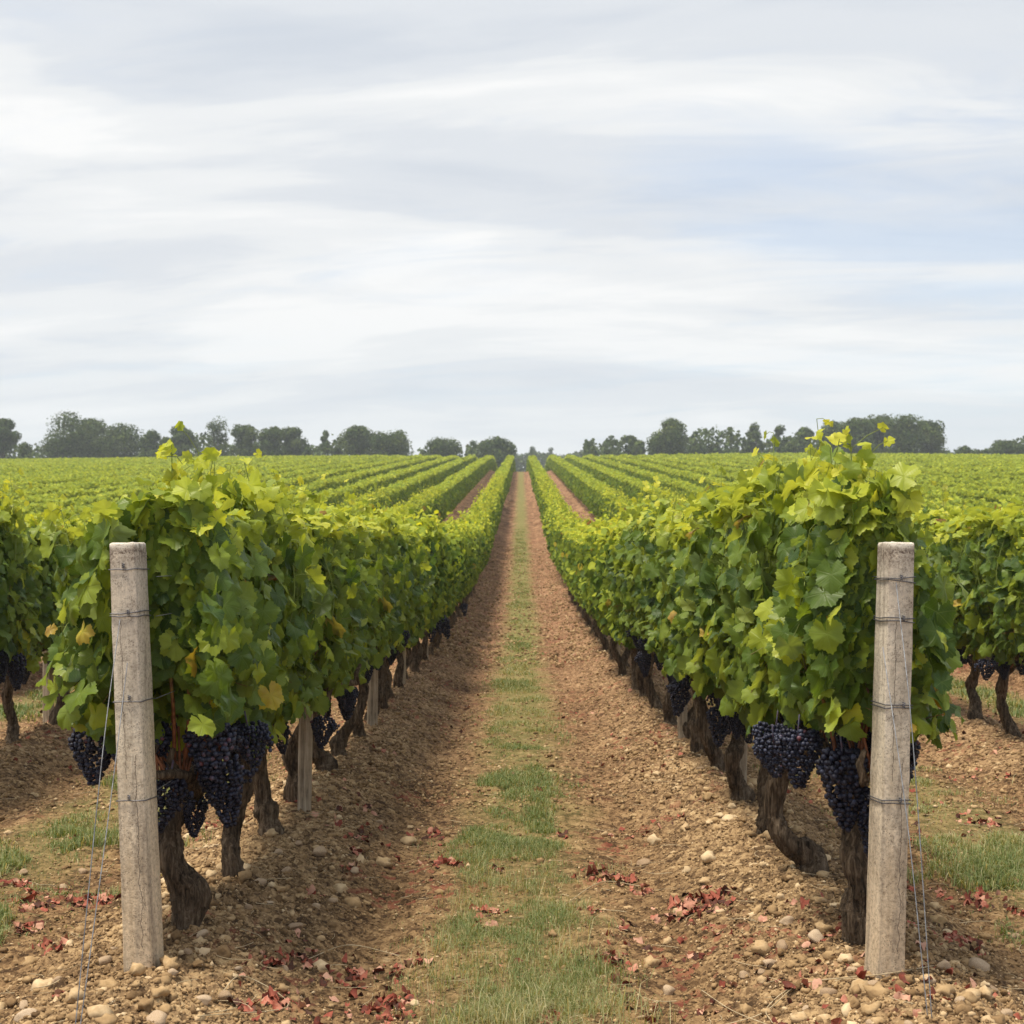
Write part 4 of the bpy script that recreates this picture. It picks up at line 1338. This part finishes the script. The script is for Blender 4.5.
# ---------------------------------------------------------------- trees on the skyline
TREES = [  # centre px, top px y, width px, kind, distance
    (2, 418, 30, 'round', 232), (25, 441, 26, 'bush', 226), (64, 409, 62, 'round', 236), (88, 418, 40, 'round', 244), (117, 422, 50, 'round', 240), (149, 429, 26, 'bush', 236),
    (165, 436, 26, 'bush', 230), (181, 426, 26, 'round', 238), (216, 415, 42, 'airy', 242), (246, 424, 30, 'round', 240), (270, 426, 28, 'round', 236), (291, 427, 30, 'round', 244),
    (308, 446, 18, 'bush', 236), (325, 430, 15, 'airy', 250), (336, 446, 16, 'bush', 240), (357, 426, 40, 'round', 238), (389, 430, 44, 'round', 236), (440, 438, 46, 'round', 242), (474, 440, 16, 'airy', 260),
    (496, 437, 40, 'round', 244), (531, 446, 15, 'airy', 380), (552, 447, 14, 'airy', 400), (567, 453, 14, 'bush', 380), (591, 446, 24, 'bush', 250), (612, 437, 24, 'airy', 262), (633, 435, 23, 'round', 250), (670, 418, 45, 'round', 240),
    (698, 443, 18, 'bush', 240), (715, 443, 15, 'round', 250), (732, 448, 22, 'bush', 240), (754, 422, 25, 'airy', 246), (778, 424, 24, 'airy', 250), (791, 441, 20, 'bush', 240), (805, 427, 19, 'round', 250),
    (834, 421, 46, 'round', 240), (858, 418, 42, 'round', 236), (878, 414, 44, 'round', 244), (906, 414, 46, 'round', 238), (930, 420, 40, 'round', 242), (965, 446, 26, 'bush', 240), (984, 449, 18, 'bush', 236),
    (1003, 440, 28, 'round', 244), (1022, 444, 22, 'round', 240)]


def tree(px, ty, wp, kind, d, i):
    rg = np.random.default_rng(1000 + i)
    x = (px - 521) / FPX * d
    gzv = float(base_z(x, d))
    top = 1.23 + (552 - ty) / FPX * d - gzv
    wid = wp / FPX * d * 1.08
    names = {'round': 'broadleaf_tree', 'airy': 'slender_tree', 'bush': 'shrub'}
    root = empty(names[kind], (x, d, gzv))
    bot = max(top * .10, top - max(wid * (.95 if kind != 'airy' else 1.8), 5.5))
    if d > 300: bot = top * .45
    lobes = []
    k = {'round': 17, 'airy': 19, 'bush': 9}[kind]
    ch = top - bot
    for q in range(k):
        u = rg.random() ** .8
        z = bot + ch * (.10 + .78 * u)
        prof = math.sin(math.pi * min(1, (.18 + .72 * u))) ** .6
        r = wid / 2 * prof * rg.uniform(.1, .78); a = rg.uniform(0, 6.28)
        lr = wid * (rg.uniform(.17, .27) if kind != 'airy' else rg.uniform(.12, .20))
        z = min(z, top - lr * .8)
        lobes.append((r * math.cos(a), r * math.sin(a), z, lr))
    lobes.append((rg.normal(0, wid * .08), 0, top - wid * .17, wid * .19))
    if kind != 'airy':
        lobes.append((0, 0, bot + ch * .45, wid * .33)); lobes.append((0, 0, bot + ch * .22, wid * .36))
    S = Soup()
    cnt = {'round': 320, 'airy': 170, 'bush': 190}[kind]
    for (lx, ly, lz, lr) in lobes:
        n = int(cnt * (.6 + lr / wid * 2)); dr = norm(rg.normal(0, 1, (n, 3)))
        rr = lr * rg.uniform(.25, 1.1, (n, 1)) ** .6
        P = np.array([lx, ly, lz]) + dr * rr * np.array([1, 1, .85])
        P[:, 2] = np.maximum(P[:, 2], .2)
        put_leaves(S, LT_LO, P, dr + rg.normal(0, .5, (n, 3)) + [0, 0, .3], rg.normal(0, 1, (n, 3)), rg.uniform(.10, .24, n) * (1 if kind != 'airy' else .8),
                   np.clip(rg.normal(.42, .2, n) + rg.normal(0, .08), 0, 1), rg)
    link("crown", S.mesh("crown"), M_TREE, root)
    T = Soup()
    V, F = tube(spline(np.array([[0, 0, -.3], [rg.normal(0, .1), 0, top * .3], [rg.normal(0, .3), 0, top * .75]]), 10), np.linspace(.030, .008, 10) * top * .6, 8); T.add(V, F)
    for (lx, ly, lz, lr) in lobes[:9]:
        z0 = max(.4, lz * .45)
        V, F = tube(np.array([[0, 0, z0], [lx * .5, ly * .5, (z0 + lz) / 2 + .2], [lx, ly, lz]]), [.010 * top, .006 * top, .003 * top], 5); T.add(V, F)
    link("trunk", T.mesh("trunk", True), M_TREEBARK, root)
    return root


def tree_label(px, ty, wp, kind, d):
    left = px < 521
    sz = "tall" if ty < 424 else ("mid-height" if ty < 437 else "low")
    bd = "wide" if wp > 38 else ("narrow" if wp < 20 else "rounded")
    k = {'round': "dense dark broadleaf tree", 'airy': "thin see-through tree", 'bush': "dark shrub"}[kind]
    return sz, bd, k, left


TL = {0: "cut off by the picture's left edge", 2: "tallest on the left skyline", 3: "merging with the right flank of the left skyline's tallest tree", 4: "flat-topped, right of the left skyline's tallest tree",
      8: "with sky in its crown above the left row's peak", 15: "left half of the twin mound halfway along the left skyline", 16: "right half of the twin mound halfway along the left skyline",
      17: "alone with sky on both sides, left of the path's end", 19: "just left of the path's end", 20: "hazy and distant directly above the path's end", 25: "egg-shaped, between an airy tree and the tall lone tree",
      26: "tall and lone, with a notched crown right of the path", 30: "left of the pair of airy trees on the right skyline", 31: "right of the pair of airy trees on the right skyline", 33: "lollipop-shaped, at the left end of the big dark grove",
      36: "forming the top of the big dark grove above the right row", 38: "forming the right end of the big dark grove", 42: "cut off by the picture's right edge"}
for i, tdat in enumerate(TREES):
    o = tree(*tdat, i)
    sz, bd, k, left = tree_label(*tdat)
    if i in TL: lab = f"{k} {TL[i]}"
    else:
        # find the neighbour to its left for a relative description
        n_ = sum(1 for t in TREES[:i] if t[3] == tdat[3]) + 1
        lab = f"{sz} {bd} {k}, {ORD[n_ - 1] if n_ <= 20 else 'last'} of its kind along the skyline from the left"
    tag(o, lab, "shrub" if tdat[3] == 'bush' else "tree", "trees and shrubs on the skyline")


def brush():
    rg = np.random.default_rng(3); S = Soup()
    n = 64000
    x = np.concatenate([rg.uniform(-110, 110, n - 14000), rg.uniform(-5, 12, 14000)]); y = 250 + rg.normal(0, 3, n)
    hmax = 7.5 + 4.6 * (fbm(x * .30, x * 0, 8, 4)) * fbm(x * .07, x * 0 + 3, 9, 2) * 2
    den = fbm(x * .05 + 9, x * 0, 14, 2)
    px = 521 + x / 250 * FPX
    gap = (px > 498) & (px < 585)
    gap2 = ((px > 408) & (px < 420)) | ((px > 462) & (px < 466)) | ((px > 950) & (px < 956)) | ((px > 640) & (px < 650))
    hmax = np.where(gap | gap2, 0.4, hmax)
    far = gap & (rg.random(n) < .95); y = np.where(gap, y + 160, y); x = np.where(gap, (x / 250) * y, x)
    hmax = np.where(gap, 16.5 + 2.5 * fbm(x * .3, x * 0, 12, 3), hmax)
    z = base_z(x, y) + hmax * (1 - .80 * rg.random(n))
    put_leaves(S, LT_LO, np.stack([x, y, z], 1), rg.normal(0, 1, (n, 3)) + [0, -.3, .5], rg.normal(0, 1, (n, 3)), rg.uniform(.2, .42, n), np.clip(rg.normal(.45, .2, n), 0, 1), rg)
    o = link("undergrowth", S.mesh("undergrowth"), M_TREE)
    tag(o, "continuous dark undergrowth below the skyline trees", "undergrowth", kind='stuff')


brush()


# ---------------------------------------------------------------- air
def haze():
    x0, x1, y0, y1, z0, z1 = -700, 700, -30, 900, -3, 34
    V = np.array([(a, b, c) for c in (z0, z1) for b in (y0, y1) for a in (x0, x1)], float)
    F = np.array([(0, 2, 3, 1), (4, 5, 7, 6), (0, 1, 5, 4), (2, 6, 7, 3), (0, 4, 6, 2), (1, 3, 7, 5)])
    m, n, l = new_mat("air")
    pv = n.new('ShaderNodeVolumePrincipled')
    pv.inputs['Color'].default_value = (.86, .92, 1.0, 1)
    pv.inputs['Density'].default_value = HAZE
    pv.inputs['Anisotropy'].default_value = .2
    o = n.new('ShaderNodeOutputMaterial'); l.new(pv.outputs[0], o.inputs['Volume'])
    ob = link("haze", mesh_from("haze", V, F), m)
    tag(ob, "thin pale haze in the air over the vineyard", "haze", kind='stuff')


HAZE = 0.0006
haze()
